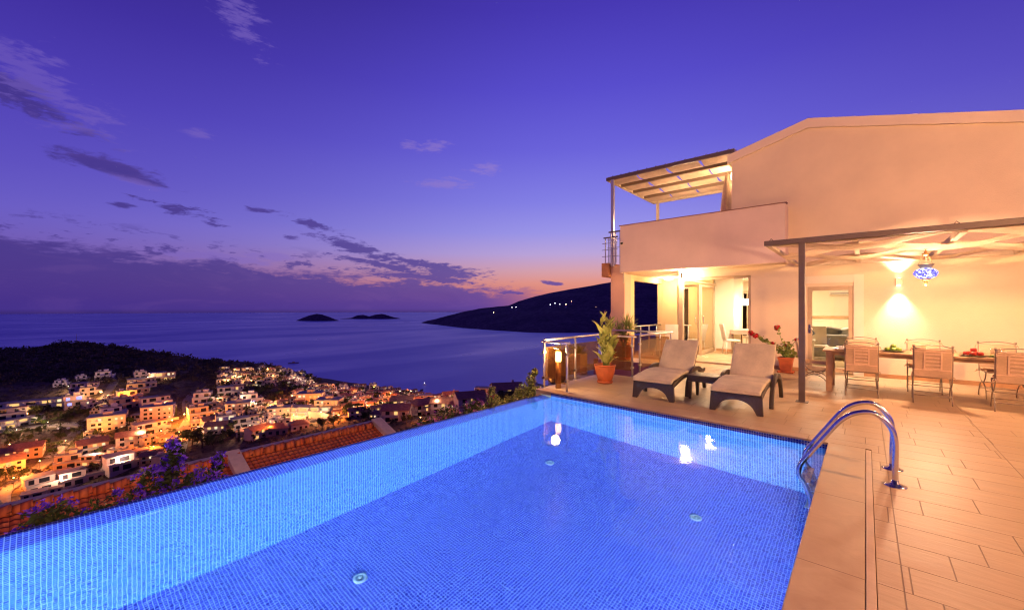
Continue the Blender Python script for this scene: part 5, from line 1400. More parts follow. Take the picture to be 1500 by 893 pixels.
        for fl_ in range(3):
            b=MB(); z=.1+fl_*3.05; b.box(-7,-6.3,z-.2,-1.4,-5.,z); b.box(-7,-6.3,z,-1.4,-6.18,z+.95); prt('balcony',b,HR)
        windows(q,[(x,-5,z,w,h,0) for z in (.3,3.35,6.4) for (x,w,h) in ((-5.4,1.8,2.1),(-2.8,1.4,2.1),(1.2,1.2,1.3),(4.0,1.2,1.3),(6.4,.9,1.3))]+[(8,y,z,1.2,1.3,1) for z in (.9,3.95,7.) for y in (-2.,2.)])
    elif kind=='terrace_row':
        b=MB(); b.box(-17,-5,-5,17,4,3.); q=prt('wall',b,HG); b=MB(); b.box(-17,-2.5,3.,17,4,6.); q2=prt('upper_storey',b,HW)
        b=MB(); b.box(-17.3,-3.2,6.,17.3,4.3,6.4); prt('roof',b,HF)
        b=MB(); b.box(-17.1,-5.1,3.,17.1,-4.9,3.9); prt('terrace_parapet',b,HR)
        for k in range(5): b=MB(); x=-13.6+k*6.8+3.3; b.box(x-.15,-5.2,-.5,x+.15,-2.4,6.); prt('party_wall',b,HW)
        windows(q,[(-14.2+k*6.8,-5,.3,4.2,2.2,0) for k in range(5)]); windows(q2,[(-14.2+k*6.8,-2.5,3.3,4.0,2.1,0) for k in range(5)])
    elif kind=='tiled_cottage':
        b=MB(); b.box(-4.5,-4,-4,4.5,4,3.6); q=prt('wall',b,HC)
        b=MB(); n=len(b.v); b.v+=[(-5.1,-4.6,3.5),(5.1,-4.6,3.5),(5.1,4.6,3.5),(-5.1,4.6,3.5),(-1.4,0,5.6),(1.4,0,5.6)]
        for f in ((0,1,5,4),(1,2,5),(2,3,4,5),(3,0,4),(3,2,1,0)): b.face([n+i for i in f])
        rf=prt('roof',b,HT); b=MB(); b.box(-2.2,.6,4.2,-1.6,1.2,6.1); prt('chimney',b,HW,rf)
        windows(q,[(-2.6,-4,.8,1.3,1.3,0),(.3,-4,.1,1.2,2.2,0),(2.9,-4,.8,1.2,1.3,0),(4.5,-1.5,.8,1.2,1.3,1),(4.5,1.8,.8,1.2,1.3,1)])
    return o
PROTO={k:house_proto(k) for k in ('cubic_villa','gabled_house','stepped_villa','apartment_block','terrace_row','tiled_cottage')}
WID={'cubic_villa':11,'gabled_house':10,'stepped_villa':14,'apartment_block':16,'terrace_row':34,'tiled_cottage':9}
def alltree(o,acc):
    for k in CH.get(o.name) or kids(o): acc.append(k); alltree(k,acc)
    return acc
for p in PROTO.values():
    CH[p.name]=kids(p)
    for k in CH[p.name]: CH[k.name]=kids(k)
def setmat(o,m):
    if o.material_slots: o.material_slots[0].link='OBJECT'; o.material_slots[0].material=m
def ctree(o,parent,f):
    c=o.copy(); COL.objects.link(c)
    if parent is not None: c.parent=parent
    f(c)
    for k in CH.get(o.name,[]): ctree(k,c,f)
    return c
HOUSES=[]; used=set()
def place_house(kind,px,py,wpx=None,rot=0.,wallm=None,lit=.3,label=None,litm=None,district='',sc=None):
    h=hit(px,py)
    if h is None: return None
    x,y,z,d=h
    s=sc or ((wpx*d/F)/WID[kind] if wpx else 1.)
    s=max(.55,min(1.6,s))
    loc=(x,y,z)
    # face towards the viewer plus an offset
    face=math.atan2(-x,y)+R(rot)   # local -y turned to the camera
    face=math.atan2(x,-y)+math.pi+R(rot)
    r2=random.Random(int(px*7+py*131))
    def f(c):
        nm=c.name.split('.')[0]
        if nm=='window':
            if r2.random()<lit: setmat(c,litm or HL[r2.random()<.4])
        elif nm in ('wall','upper_storey','side_wing','stair_tower') and wallm: setmat(c,wallm)
        if nm!=kind: 
            for kx in ('label','category'): 
                if kx in c: del c[kx]
    p=PROTO[kind]
    if kind in used: c=ctree(p,None,f)
    else:
        used.add(kind); c=p; f(c)
        for k in alltree(p,[]): f(k)
    c.location=loc; c.rotation_euler=(0,0,math.atan2(y,x)-math.pi/2+R(rot)); c.scale=(s,s,s*.86)
    u=px; HOUSES.append([c,kind,px,py,d,wallm,label,district,lit,z+7*s])
    return c
# named houses read from the photograph: kind, base px, base row, width px, turn, wall, share of lit windows, label
HO=mat('town_orange_lit_render',(.64,.42,.24),.85,0,.4,.1); HP=mat('town_pink_render',(.62,.46,.42),.85,0,.4,.1)  # orange street light put into the first wall colour
NAMED=[
('cubic_villa',91,564,15,-20,HW,.0,'unlit white cubic villa standing highest at the left, left of its two neighbours'),
('cubic_villa',121,557,14,10,HW,.0,'unlit white cubic villa between two others near the top of the slope'),
('cubic_villa',154,554,20,-8,HW,.0,'white cubic villa on a walled terrace just left of the dark uphill street'),
('stepped_villa',124,571,28,-12,HP,.0,'low unlit pale villa below the trio of white cubic villas'),
('cubic_villa',131,578,22,14,HC,.35,'cream villa with two lit windows just above the bright street lamp'),
('terrace_row',48,598,76,-6,HW,.75,'long two storey terrace with many lit windows at the left'),
('cubic_villa',112,592,32,8,HP,.2,'villa with blue lit roof edge left of the bright street lamp'),
('stepped_villa',10,612,40,0,HG,.3,'grey house cut by the left picture edge below the long lit terrace'),
('terrace_row',14,625,66,14,HG,.6,'grey terrace with glazed lit rooms beside the car park at the far left'),
('cubic_villa',208,553,18,6,HP,.0,'pale cubic villa right of the dark uphill street, left of the brightly lit villa'),
('stepped_villa',238,556,32,-8,HO,.9,'brightly lit golden villa at the top right of its cluster'),
('stepped_villa',208,566,34,5,HC,.2,'cream villa just below the pale cubic villa right of the uphill street'),
('cubic_villa',203,574,26,-5,HO,.25,'second cream villa down the row right of the uphill street'),
('cubic_villa',190,585,30,8,HO,.1,'orange lit villa right of the bright street lamp'),
('stepped_villa',228,594,34,10,HP,.15,'pink villa with a grey roof terrace left of the orange junction'),
('apartment_block',232,612,36,-10,HP,.15,'three storey pink apartment block with balconies left of the orange junction'),
('cubic_villa',167,610,28,6,HW,.1,'white house with dark flat roof below the orange lit villa'),
('cubic_villa',183,597,28,20,HO,.2,'orange cubic house between the orange villa and the white flat roofed house'),
('apartment_block',158,628,40,-6,HC,.15,'wide flat roofed cream house above the pale cross street'),
('stepped_villa',222,633,38,16,HP,.2,'stepped pink house under the apartment block'),
('gabled_house',192,650,34,-4,HC,.2,'cream two storey tiled house with small windows right of the street'),
('gabled_house',135,661,40,8,HO,.25,'orange lit tiled house with balconies beside the street'),
('cubic_villa',105,682,34,-6,HO,.0,'bright yellow lit low building at the bend of the street'),
('stepped_villa',188,682,52,14,HP,.05,'large house with blue grey flat roofs beside the bougainvillea'),
('gabled_house',222,676,24,-10,HO,.3,'narrow orange house right behind the bougainvillea'),
('stepped_villa',72,712,48,10,HP,.0,'blue grey flat roofed house below the street bend at the lower left'),
('stepped_villa',62,734,40,-4,HC,.1,'lowest house at the left, just above the roof beyond the pool'),
('stepped_villa',118,704,44,12,HP,.0,'dim flat roofed house right of the street bend'),
('gabled_house',40,668,40,-8,HO,.2,'orange lit tiled house left of the street'),
('gabled_house',8,690,40,6,HO,.4,'orange lit house cut by the left picture edge'),
('gabled_house',14,674,30,-14,HO,.2,'small orange house behind the one at the left edge'),
('cubic_villa',300,588,40,-10,HP,.1,'large white villa on a retaining wall right of the purple uphill street'),
('cubic_villa',294,611,34,10,HO,.15,'orange lit cubic villa directly right of the junction'),
('apartment_block',350,604,30,-8,HC,.15,'cream block with small windows in the middle of the valley'),
('cubic_villa',368,590,34,8,HP,.3,'violet lit villa with terraces in the middle of the valley'),
('stepped_villa',338,578,44,4,HP,.2,'stepped pale villa above the cream block'),
('cubic_villa',335,622,30,6,HW,.8,'turquoise and white lit villa with a glowing garden'),
('gabled_house',318,633,26,-12,HP,.2,'small white house left of the turquoise lit villa'),
('stepped_villa',360,624,34,12,HG,.1,'grey villa right of the turquoise lit one'),
('gabled_house',310,624,24,15,HC,.1,'small tiled house below the orange cubic villa'),
('terrace_row',448,607,78,-24,HW,.35,'row of white cubic terraced houses behind a garland of lamps'),
('apartment_block',410,611,30,-10,HC,.2,'cream cubic house at the near end of the white terraced row'),
('apartment_block',455,592,34,-16,HO,.3,'orange apartment block behind the white terraced row'),
('apartment_block',482,601,34,-20,HO,.2,'orange apartment block at the right end of the white terraced row'),
('gabled_house',378,640,28,30,HP,.1,'steep grey roofed house left of the gabled pair'),
('tiled_cottage',408,634,28,-10,HO,.2,'small pink gabled house with a lamp in front'),
('tiled_cottage',438,627,24,8,HP,.1,'small gabled house right of the one with the lamp'),
('gabled_house',522,610,22,5,HP,.2,'white house with red tiles above the near roof ridge'),
('gabled_house',582,615,46,-12,HC,.5,'near villa with lit loggias just right of the roof gable'),
('gabled_house',618,606,44,24,HG,.1,'long tiled villa with sloping roof beside the near villa with loggias'),
('gabled_house',590,598,30,-10,HO,.2,'orange house with a red roof behind the near villa with loggias'),
('stepped_villa',630,590,30,-6,HO,.3,'orange house with tall openings in the middle of the shore quarter'),
('gabled_house',660,586,34,10,HO,.2,'orange tiled house beside the dark rounded tree by the shore'),
('gabled_house',650,603,34,-8,HG,.2,'grey house with a lit ground floor right of the long tiled villa'),
('gabled_house',688,598,44,14,HG,.0,'large dim grey tiled house near the pool edge shrubs'),
('stepped_villa',712,580,32,-8,HO,.3,'bright orange house near the shore left of the two street lamps'),
('gabled_house',742,586,44,12,HG,.0,'dim long house in front of the two street lamps'),
('cubic_villa',768,579,22,-4,HW,.0,'pale cubic house end lit white, nearest to the terrace corner'),
('stepped_villa',730,573,26,6,HC,.2,'cream house left of the two street lamps'),
('apartment_block',430,538,34,-4,HO,.9,'long lit hotel building on the crest of the point'),
('cubic_villa',548,569,14,0,HW,.3,'tall white house on the skyline above the bay'),
]
for nme in NAMED:
    k,px,py,w,rot,wm,lit,lab=nme
    litm=HB if 'violet' in lab or 'blue lit' in lab else None
    place_house(k,px,py,w,rot,wm,lit,lab,litm)
# the rest of the quarters, scattered where the photograph shows roofs
DIST=[ # name, polygon of (px,row) anchors as scatter boxes, count, kinds, wall set, lit share
('on the lit hill resort',[(322,398,540,566)],24,('cubic_villa','tiled_cottage','stepped_villa'),(HO,HC,HC),.30,14),
('on the point',[(395,455,538,566)],16,('tiled_cottage','cubic_villa'),(HC,HP,HG),.4,10),
('in the valley floor',[(290,420,588,636)],28,('cubic_villa','tiled_cottage','cubic_villa','gabled_house'),(HP,HC,HO),.25,18),
('in the left quarter',[(125,250,585,680)],18,('cubic_villa','tiled_cottage','cubic_villa','stepped_villa'),(HP,HO,HC),.2,22),
('above the white row',[(430,560,566,598)],52,('tiled_cottage','gabled_house','cubic_villa'),(HP,HG,HP,HC),.22,12),
('behind the roof gable',[(490,600,580,612)],26,('tiled_cottage','gabled_house'),(HC,HP,HG,HO),.25,15),
('along the shore',[(540,650,570,592)],46,('tiled_cottage','gabled_house','cubic_villa'),(HC,HO,HP,HG),.35,10),
('in the shore quarter',[(600,720,586,606)],22,('gabled_house','tiled_cottage','stepped_villa'),(HG,HO,HP),.2,18),
('below the terrace corner',[(680,790,566,590)],32,('gabled_house','tiled_cottage','cubic_villa'),(HG,HO,HC),.2,14)]
occ=[(h[2],h[3],18) for h in HOUSES]
rp=random.Random(77)
for (dn,boxes,cnt,kinds,walls,lit,wpx) in DIST:
    made=0; tries=0
    while made<cnt and tries<cnt*40:
        tries+=1; bx_=boxes[0]; px=rp.uniform(bx_[0],bx_[1]); py=rp.uniform(bx_[2],bx_[3])
        if any(abs(px-o_[0])<(o_[2]+wpx)*.42 and abs(py-o_[1])<max(4,(o_[2]+wpx)*.20) for o_ in occ): continue
        h=hit(px,py)
        if h is None or h[2]<SEA+2: continue
        k=rp.choice(kinds)
        c=place_house(k,px,py,None,rp.uniform(-60,60),rp.choice(walls),lit,None,None,dn,sc=rp.uniform(.75,1.05))
        if c: occ.append((px,py,wpx)); made+=1
COLN={HW.name:'white',HC.name:'cream',HG.name:'grey',HO.name:'orange lit',HP.name:'pinkish'}
KN={'cubic_villa':'flat roofed villa','gabled_house':'gabled tiled house','stepped_villa':'stepped villa','apartment_block':'apartment block','terrace_row':'terrace','tiled_cottage':'low tiled cottage'}
ORD=['first','second','third','fourth','fifth','sixth','seventh','eighth','ninth','tenth','eleventh','twelfth','thirteenth','fourteenth','fifteenth','sixteenth','seventeenth','eighteenth']
grp={}
for h in HOUSES:
    c,kind,px,py,d,wm,label,dist,lit,_z=h
    c['category']='house'; c['group']='houses of the hillside town'
    if label: c['label']=label
    else: grp.setdefault((dist,kind,wm.name if wm else HC.name),[]).append(h)
for (dist,kind,wn_),L_ in grp.items():
    L_.sort(key=lambda h:h[2])
    for i,h in enumerate(L_):
        base=f'{COLN[wn_]} {KN[kind]} {dist}'
        h[0]['label']= base if len(L_)==1 else f'{base}, {ORD[i]} of {len(L_)} from the left'

# ---- retaining walls and the garland
def strip(name,pts,width,m,label,cat,kind='structure',lift=.25,skirt=0):
    P=[hit(*p) for p in pts]; P=[Vector(p[:3]) for p in P if p]; Q=[]
    for i in range(len(P)-1):
        n=max(2,int((P[i+1]-P[i]).length/4))
        for k in range(n): Q.append(P[i].lerp(P[i+1],k/n))
    Q.append(P[-1])
    for _ in range(2): Q=[Q[0]]+[(Q[i-1]+Q[i]*2+Q[i+1])/4 for i in range(1,len(Q)-1)]+[Q[-1]]
    b=MB(); nx=4
    for i,q in enumerate(Q):
        t=(Q[min(i+1,len(Q)-1)]-Q[max(0,i-1)]); t.z=0; t.normalize(); s=Vector((-t.y,t.x,0)); wd=width[0]+(width[1]-width[0])*i/(len(Q)-1)
        zs=[land(*(q+s*wd*(k/nx-.5)).xy) for k in range(nx+1)]; zm=max(zs)*.5+sum(zs)/len(zs)*.5
        for k in range(nx+1): p=q+s*wd*(k/nx-.5); b.v.append((p.x,p.y,max(zs[k],zm)+lift))
    for i in range(len(Q)-1):
        for k in range(nx): a=i*(nx+1)+k; b.face((a,a+1,a+nx+2,a+nx+1),0,None,True)
    # verge skirts
    n0=len(b.v)
    for i in range(len(Q)):
        for k in (0,nx): v=b.v[i*(nx+1)+k]; b.v.append((v[0],v[1],v[2]-1.5))
    for i in range(len(Q)-1):
        b.face((i*(nx+1),(i+1)*(nx+1),n0+2*i+2,n0+2*i)); b.face((i*(nx+1)+nx,n0+2*i+1,n0+2*i+3,(i+1)*(nx+1)+nx))
    o=b.build(name,m,fix=True); tag(o,label,cat,kind=kind); return o
ASPH=mat('street_asphalt',(.24,.21,.18),.85,0,.25,.2); CONC=mat('pale_concrete',(.36,.33,.28),.85,0,.25,.12)
strip('street',[(-40,750),(0,722),(34,700),(60,684),(78,668),(92,652),(106,638),(122,628)],(9,8),ASPH,'orange lit street winding up from the lower left','street')
strip('street',[(122,626),(134,614),(144,602),(152,590),(156,578),(166,562),(180,548)],(8,6),ASPH,'street climbing past the bright street lamp to the dark hill','street')
strip('street',[(-20,634),(30,628),(70,624),(105,621),(124,624)],(9,8),CONC,'pale cross street with parked cars at the left','street')
strip('street',[(250,686),(256,668),(264,646),(272,628),(280,614),(276,600),(274,588),(284,574)],(12,7),ASPH,'orange lit street through the junction and up to the purple hill road','street')
strip('street',[(215,640),(240,632),(262,628),(290,626)],(8,8),ASPH,'short orange side street at the junction','street')
strip('street',[(384,546),(394,553),(402,558),(408,566)],(6,5),ASPH,'brightly lit road curving down from the point','street')
strip('street',[(380,606),(402,598),(412,590)],(9,7),ASPH,'pinkish street left of the white terraced row','street')
strip('street',[(410,618),(450,615),(490,612),(520,606)],(9,8),ASPH,'orange lit street in front of the white terraced row','street')
strip('street',[(560,594),(600,588),(640,584)],(6,6),ASPH,'narrow lit lane behind the shore houses','street')
def rwall(pts,hgt,label,m=None):
    P=[hit(*p) for p in pts]; P=[Vector(p[:3]) for p in P if p]; b=MB()
    for i in range(len(P)-1):
        a,c=P[i],P[i+1]; t=(c-a); t.z=0; t.normalize(); s=Vector((-t.y,t.x,0))*.25; zt=max(a.z,c.z)+hgt
        n=len(b.v)
        for q in (a-s,c-s,c+s,a+s): b.v.append((q.x,q.y,min(a.z,c.z)-2))
        for q in (a-s,c-s,c+s,a+s): b.v.append((q.x,q.y,zt))
        for q in ((0,3,2,1),(4,5,6,7),(0,1,5,4),(1,2,6,5),(2,3,7,6),(3,0,4,7)): b.face([n+i for i in q])
    o=b.build('retaining_wall',m or HC); tag(o,label,'retaining wall','retaining walls in the town'); return o
rwall([(136,560),(168,558)],1.2,'pale retaining wall under the white cubic villa beside the dark street')
rwall([(283,592),(325,592)],1.4,'retaining wall under the large white villa right of the purple street')
rwall([(236,619),(262,614)],2.0,'orange lit retaining wall right of the pink apartment block')
rwall([(404,614),(448,614)],2.2,'long orange lit retaining wall under the white terraced row')
rwall([(452,613),(482,610)],1.8,'shorter orange lit retaining wall right of the long one')
rwall([(278,622),(318,614)],1.6,'orange lit retaining wall under the orange cubic villa')

# ---- street lamps with real light
def lampost(px,py,power,label,h=6.,r=.35,col=ORNG,glow=None,cat='street lamp',strength=60):
    p=hit(px,py)
    if p is None: return
    x,y,z,d=p; o=thing('street_lamp',label,cat,(x,y,z),math.atan2(y,x),'street lamps of the town')
    b=MB(); b.tube([(0,0,0),(0,0,h*.9),(-.3,0,h),(-1.0,0,h+.1)],[.10,.08,.07,.06],6); b.build('post',DARKM,o)
    b=MB(); b.lathe([(0,-r*.6),(r*.8,-r*.3),(r,0),(r*.6,r*.3),(0,r*.4)],10,(-1.1,0,h)); b.build('lamp_head',emis('sodium_glow_%d'%int(strength) if col[1]<.5 else 'white_glow_%d'%int(strength),(1,.8,.5) if col[1]>.5 else (1,.5,.14),strength),o)
    L=lamp('POINT','street_light',(x,y,z+h+2.5),power,col,.5); 
LAMPS=[(148,586,34000,'brightest orange street lamp of all, at the bend above the white house',8,.9),
(58,690,26000,'orange street lamp beside the dark car on the lower left street',7,.3),
(20,716,24000,'orange street lamp at the lower left end of the street',7,.3),
(14,662,14000,'orange street lamp between the orange houses at the far left',6,.3),
(96,656,14000,'street lamp near the white car on the pale street',6,.3),
(262,646,26000,'orange street lamp at the foot of the junction street',7,.4),
(270,618,26000,'orange street lamp in the middle of the junction',7,.4),
(252,626,12000,'orange street lamp left of the junction by the shrubs',6,.35),
(225,664,12000,'small lamp beside the narrow orange house',5,.25),
(236,640,9000,'small lamp below the pink tiled house',5,.3),
(186,590,12000,'street lamp in front of the orange lit villa',5,.3),
(396,603,9000,'bright white street lamp on the pinkish street',6,.45),
(428,588,16000,'yellow street lamp under the green lit tree',6,.45),
(430,618,22000,'orange street lamp below the white terraced row, left',6,.4),
(470,614,20000,'orange street lamp below the white terraced row, right',6,.4),
(496,617,14000,'pale yellow street lamp just above the near roof ridge',5,.4),
(395,638,10000,'orange lamp in front of the small pink gabled house',4,.4),
(392,545,15000,'lamp at the top of the brightly lit curving road',5,.6),
(400,556,12000,'lamp at the lower bend of the brightly lit curving road',5,.5),
(350,556,15000,'lamp in the middle of the lit hill resort',4,.5),
(368,562,12000,'lamp at the right of the lit hill resort',4,.5),
(334,562,12000,'lamp at the left of the lit hill resort',4,.5),
(344,545,10000,'lamp at the top of the lit hill resort',4,.5),
(425,545,12000,'lamp in front of the long lit hotel',4,.4),
(340,628,9000,'lamp in the garden of the turquoise lit villa',3,.5),
(462,600,16000,'orange lamp between the orange apartment blocks',5,.3),
(548,572,10000,'lamp by the tall white skyline house',5,.4),
(572,582,10000,'orange lamp left of the shore houses',5,.4),
(592,590,14000,'orange lamp by the red roofed orange house',5,.45),
(602,577,9000,'small orange lamp on the shore skyline',5,.5),
(586,578,9000,'small white lamp on the shore skyline',5,.5),
(634,594,14000,'orange lamp before the house with tall openings',5,.4),
(655,588,14000,'orange lamp by the orange tiled shore house',5,.4),
(706,580,15000,'orange lamp by the bright orange shore house',5,.4),
(743,571,12000,'left one of two orange lamps near the terrace corner',5,.55),
(755,569,12000,'right one of two orange lamps near the terrace corner',5,.6),
(616,618,4000,'small lamp in the garden of the long tiled villa',3,.2),
(538,600,9000,'orange lamp behind the near roof gable',4,.35),
(510,590,8000,'orange lamp among the trees above the near roof',4,.3),
(40,610,5000,'white lamp on the terrace of the long lit row',3,.5)]
for i,(px,py,pw,lab,hh,r_) in enumerate(LAMPS):
    wh='white' in lab or 'turquoise' in lab or 'resort' in lab or 'hotel' in lab or 'curving' in lab or 'near the white car' in lab
    lampost(px,py,pw*(1.8 if not wh else 1.2),lab,hh,r_,(1,.48,.18) if wh else (1,.25,.035),strength=40 if wh else 60)
for i,(px,py,lab) in enumerate([(100,574,'added dim white lamp among the highest white villas'),(216,560,'added dim white lamp between the pale and the golden villa'),(318,592,'added dim white lamp at the large white villa'),(352,594,'white lamp in the middle of the valley'),(376,600,'second added white lamp in the middle of the valley, by the violet villa'),(300,640,'added dim lamp behind the dark junction trees'),(366,634,'added dim lamp by the grey villa right of the turquoise one'),(172,622,'added white lamp by the wide cream house'),(206,648,'added white lamp by the cream two storey house'),(140,676,'added dim lamp at the house beside the yellow building'),(180,690,'added dim lamp below the blue grey flat roofs'),(90,720,'added dim lamp behind the lowest houses at the left'),(24,640,'added pale lamp beside the car park at the far left'),(70,628,'added pale lamp in the middle of the cross street'),(470,580,'added dim white lamp above the orange apartment blocks'),(500,576,'added dim white lamp among the roofs above the shore'),(520,590,'added dim white lamp in the dark trees above the roof gable'),(560,600,'added white lamp right above the roof gable'),(612,600,'added dim white lamp by the sloping tiled villa'),(640,606,'added dim white lamp at the grey house by the pool shrubs'),(672,600,'added dim white lamp by the large dim grey house'),(700,590,'added dim white lamp above the pool shrubs'),(725,584,'added dim white lamp in front of the dim long house'),(768,574,'added dim white lamp near the terrace corner post'),(438,560,'added dim white lamp under the skyline trees of the point'),(460,566,'added dim white lamp on the slope of the point'),(480,570,'amber lamp among the roofs below the point'),(530,578,'amber lamp in the shore roofs left of the white skyline house'),(556,588,'amber lamp between shore houses, above the roof gable'),(577,596,'amber lamp at the red roofed house by the roof gable'),(648,596,'amber lamp behind the grey house'),(664,580,'amber lamp by the skyline cypress'),(690,580,'amber lamp on the shore slope right of the gap'),(780,572,'amber lamp beside the terrace corner shrub'),(10,700,'amber lamp at the lower left edge'),(150,640,'amber lamp between the tiled cream houses'),(240,600,'amber lamp at the apartment block corner'),(314,616,'amber lamp at the orange cubic villa')]):
    lampost(px,py,9000,lab,6,.22,(1,.60,.38) if 'amber' not in lab else (1,.33,.07),strength=22)  # extra dim lamps added to brighten the dark quarters
# far lights on the headland: little groups of lit houses
def far_house(px,py,depth_px,lab,w=9,colr=(1,.7,.4),st=14):
    d=depth_px; r=ray(px); x,y=d*r[0],d*r[1]; z=H-(py-HY)*d/F
    o=thing('hillside_house',lab,'house',(x,y,z),math.atan2(y,x)-math.pi/2,'far houses on the dark headland')
    b=MB(); b.box(-w,-w*.5,-25,w,w*.8,6); b.build('wall',HG,o)
    b=MB(); b.box(-w*1.05,-w*.55,6,w*1.05,w*.85,7); b.build('roof',HF,o)
    b=MB(); b.box(-w*.7,-w*.5-.4,1,w*.7,-w*.5,4.5); b.build('window',emis('far_window_%d'%int(colr[2]*10),colr,st),o)
for (px,py,dd,lab,w,c) in [(806,446.5,3150,'left white lit house of the cluster on the dark headland',5,(.85,.85,1)),(813,444.5,3200,'middle white lit house of the cluster on the dark headland',4,(.85,.85,1)),(820,446,3150,'lower right white lit house of the cluster on the dark headland',3,(.9,.85,.9)),(829,446,3150,'brightest amber lit house of the cluster on the dark headland',9,(1,.62,.3)),(837,441.5,3250,'reddish lit house at the right of the cluster on the dark headland',4,(1,.35,.2)),(723,458,3500,'single amber lit house on the lower headland',6,(1,.62,.3)),(750,450.5,3350,'white lit house on the headland shoulder, left one',4,(.9,.85,.9)),(756,450,3350,'white lit house on the headland shoulder, right one',4,(.9,.85,.9)),(873,450.5,3200,'faint amber lit house on the headland beside the villa',4,(1,.55,.3))]:
    far_house(px,py,dd,lab,w*.6,c)

# ---- cars
def car_proto():
    o=thing('parked_car','x','car'); b=MB()
    side=[(-2.1,.35),(-2.15,.75),(-1.3,.88),(-.75,1.38),(.75,1.42),(1.45,.95),(2.1,.85),(2.15,.35)]
    n=len(b.v)
    for (x,z) in side: b.v.append((x,-.85,z))
    for (x,z) in side: b.v.append((x,.85,z))
    k=len(side); b.face(range(k)); b.face(range(k,2*k)); 
    for i in range(k): j=(i+1)%k; b.face((i,j,k+j,k+i))
    b.build('body',mat('car_paint',(.6,.6,.62),.3),o)
    for s in (-1,1):
        b=MB(); y=s*.86; b.poly([(-1.1,y,.92),(-.7,y,1.3),(.7,y,1.33),(1.2,y,.95)]); b.build('side_window',HD,o)
        for x in (-1.35,1.35): b=MB(); b.tube([(x,s*.7,.33),(x,s*.9,.33)],.33,12); b.build('wheel',mat('tyre_rubber',(.02,.02,.02),.8),o)
    return o
car0=car_proto(); CH[car0.name]=kids(car0)
CARS=[(81,662,30,(.7,.7,.72),'white car parked on the pale street above the bend'),(53,690,55,(.1,.08,.07),'dark car driving on the orange lit street'),(70,672,40,(.5,.5,.5),'grey car at the kerb just above the dark one'),(86,630,10,(.7,.7,.7),'white car in the row on the pale cross street, left one'),(100,629,10,(.6,.6,.65),'silver car in the row on the pale cross street, right one'),(136,632,20,(.5,.52,.7),'bluish car parked beside the wide cream house')]
for i,(px,py,rz,c,lab) in enumerate(CARS):
    p=hit(px,py)
    q=car0 if i==0 else copy_tree(car0); q.location=(p[0],p[1],p[2]+.45); q.rotation_euler=(0,0,math.atan2(p[1],p[0])+R(rz)); q['label']=lab; q['group']='cars in the town streets'
    m_=mat('car_paint_%d'%i,c,.3)
    for k in kids(q):
        if k.name.startswith('body'): setmat(k,m_)

# ---- trees
def tree_proto(name,kind,sd):
    r_=random.Random(sd); o=thing(name,'x','tree'); b=MB(); t=MB()
    if kind=='round':
        t.tube([(0,0,-1),(.1,0,1.5),(0,.1,3.)],[.28,.2,.12],6)
        cl=[(0,0,4.4,2.2,2.2,1.9)]
        for k in range(9):
            a=r_.uniform(0,6.28); rr_=r_.uniform(1.2,2.6); z=r_.uniform(3.1,5.8); cl.append((rr_*math.cos(a),rr_*math.sin(a),z,r_.uniform(.8,1.4),r_.uniform(.8,1.4),r_.uniform(.6,1.1)))
            t.tube([(0,0,2.2),(rr_*.6*math.cos(a),rr_*.6*math.sin(a),z-.5)],[.10,.04],5)
        for c in cl: leafcloud(b,c[:3],c[3:],95,.32,r_,.45)
    elif kind=='cypress':
        t.tube([(0,0,-1),(0,0,4)],[.18,.08],6)
        for k in range(12): z=.8+k*.75; w=.95*math.sin(math.pi*min(1,(k+2.2)/14.))**.8; leafcloud(b,(0,0,z),(w,w,.7),60,.25,r_,.4)
    elif kind=='pine':
        t.tube([(0,0,-1),(.2,0,3),(.1,.2,5.2)],[.25,.18,.10],6)
        for k in range(7): a=r_.uniform(0,6.28); rr_=r_.uniform(.6,3.2); z=5.2+r_.uniform(-.4,.7); t.tube([(.1,.1,4.2),(rr_*math.cos(a),rr_*math.sin(a),z)],[.09,.04],5); leafcloud(b,(rr_*math.cos(a),rr_*math.sin(a),z),(1.5,1.5,.55),110,.3,r_,.3)
    b.build('crown',TLEAF,o,fix=False); t.build('trunk',mat('tree_bark',(.10,.07,.05),.9),o); return o
TLEAF=m_leaf('town_tree_leaf',(.040,.055,.018),(.10,.11,.035),.15,.7,.5)
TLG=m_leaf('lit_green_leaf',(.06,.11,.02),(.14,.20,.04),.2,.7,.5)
TP=[tree_proto('round_tree','round',1),tree_proto('round_tree','round',2),tree_proto('cypress_tree','cypress',3),tree_proto('pine_tree','pine',4)]
for p in TP: CH[p.name]=kids(p)
usedt=set(); TREES=[]
def place_tree(i,px,py,s,label,green=False,dist=''):
    h=hit(px,py)
    if h is None or h[2]<SEA+1: return
    p=TP[i]
    if i in usedt: c=copy_tree(p)
    else: c=p; usedt.add(i)
    c.location=(h[0],h[1],h[2]-.2); c.rotation_euler=(0,0,rp.uniform(0,6.28)); c.scale=(s*rp.uniform(.9,1.15),s*rp.uniform(.9,1.15),s)
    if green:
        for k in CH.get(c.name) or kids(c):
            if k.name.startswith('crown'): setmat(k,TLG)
    c['group']='trees between the town houses'; c['category']='tree'
    TREES.append((c,i,px,label,dist,green))
    if label: c['label']=label
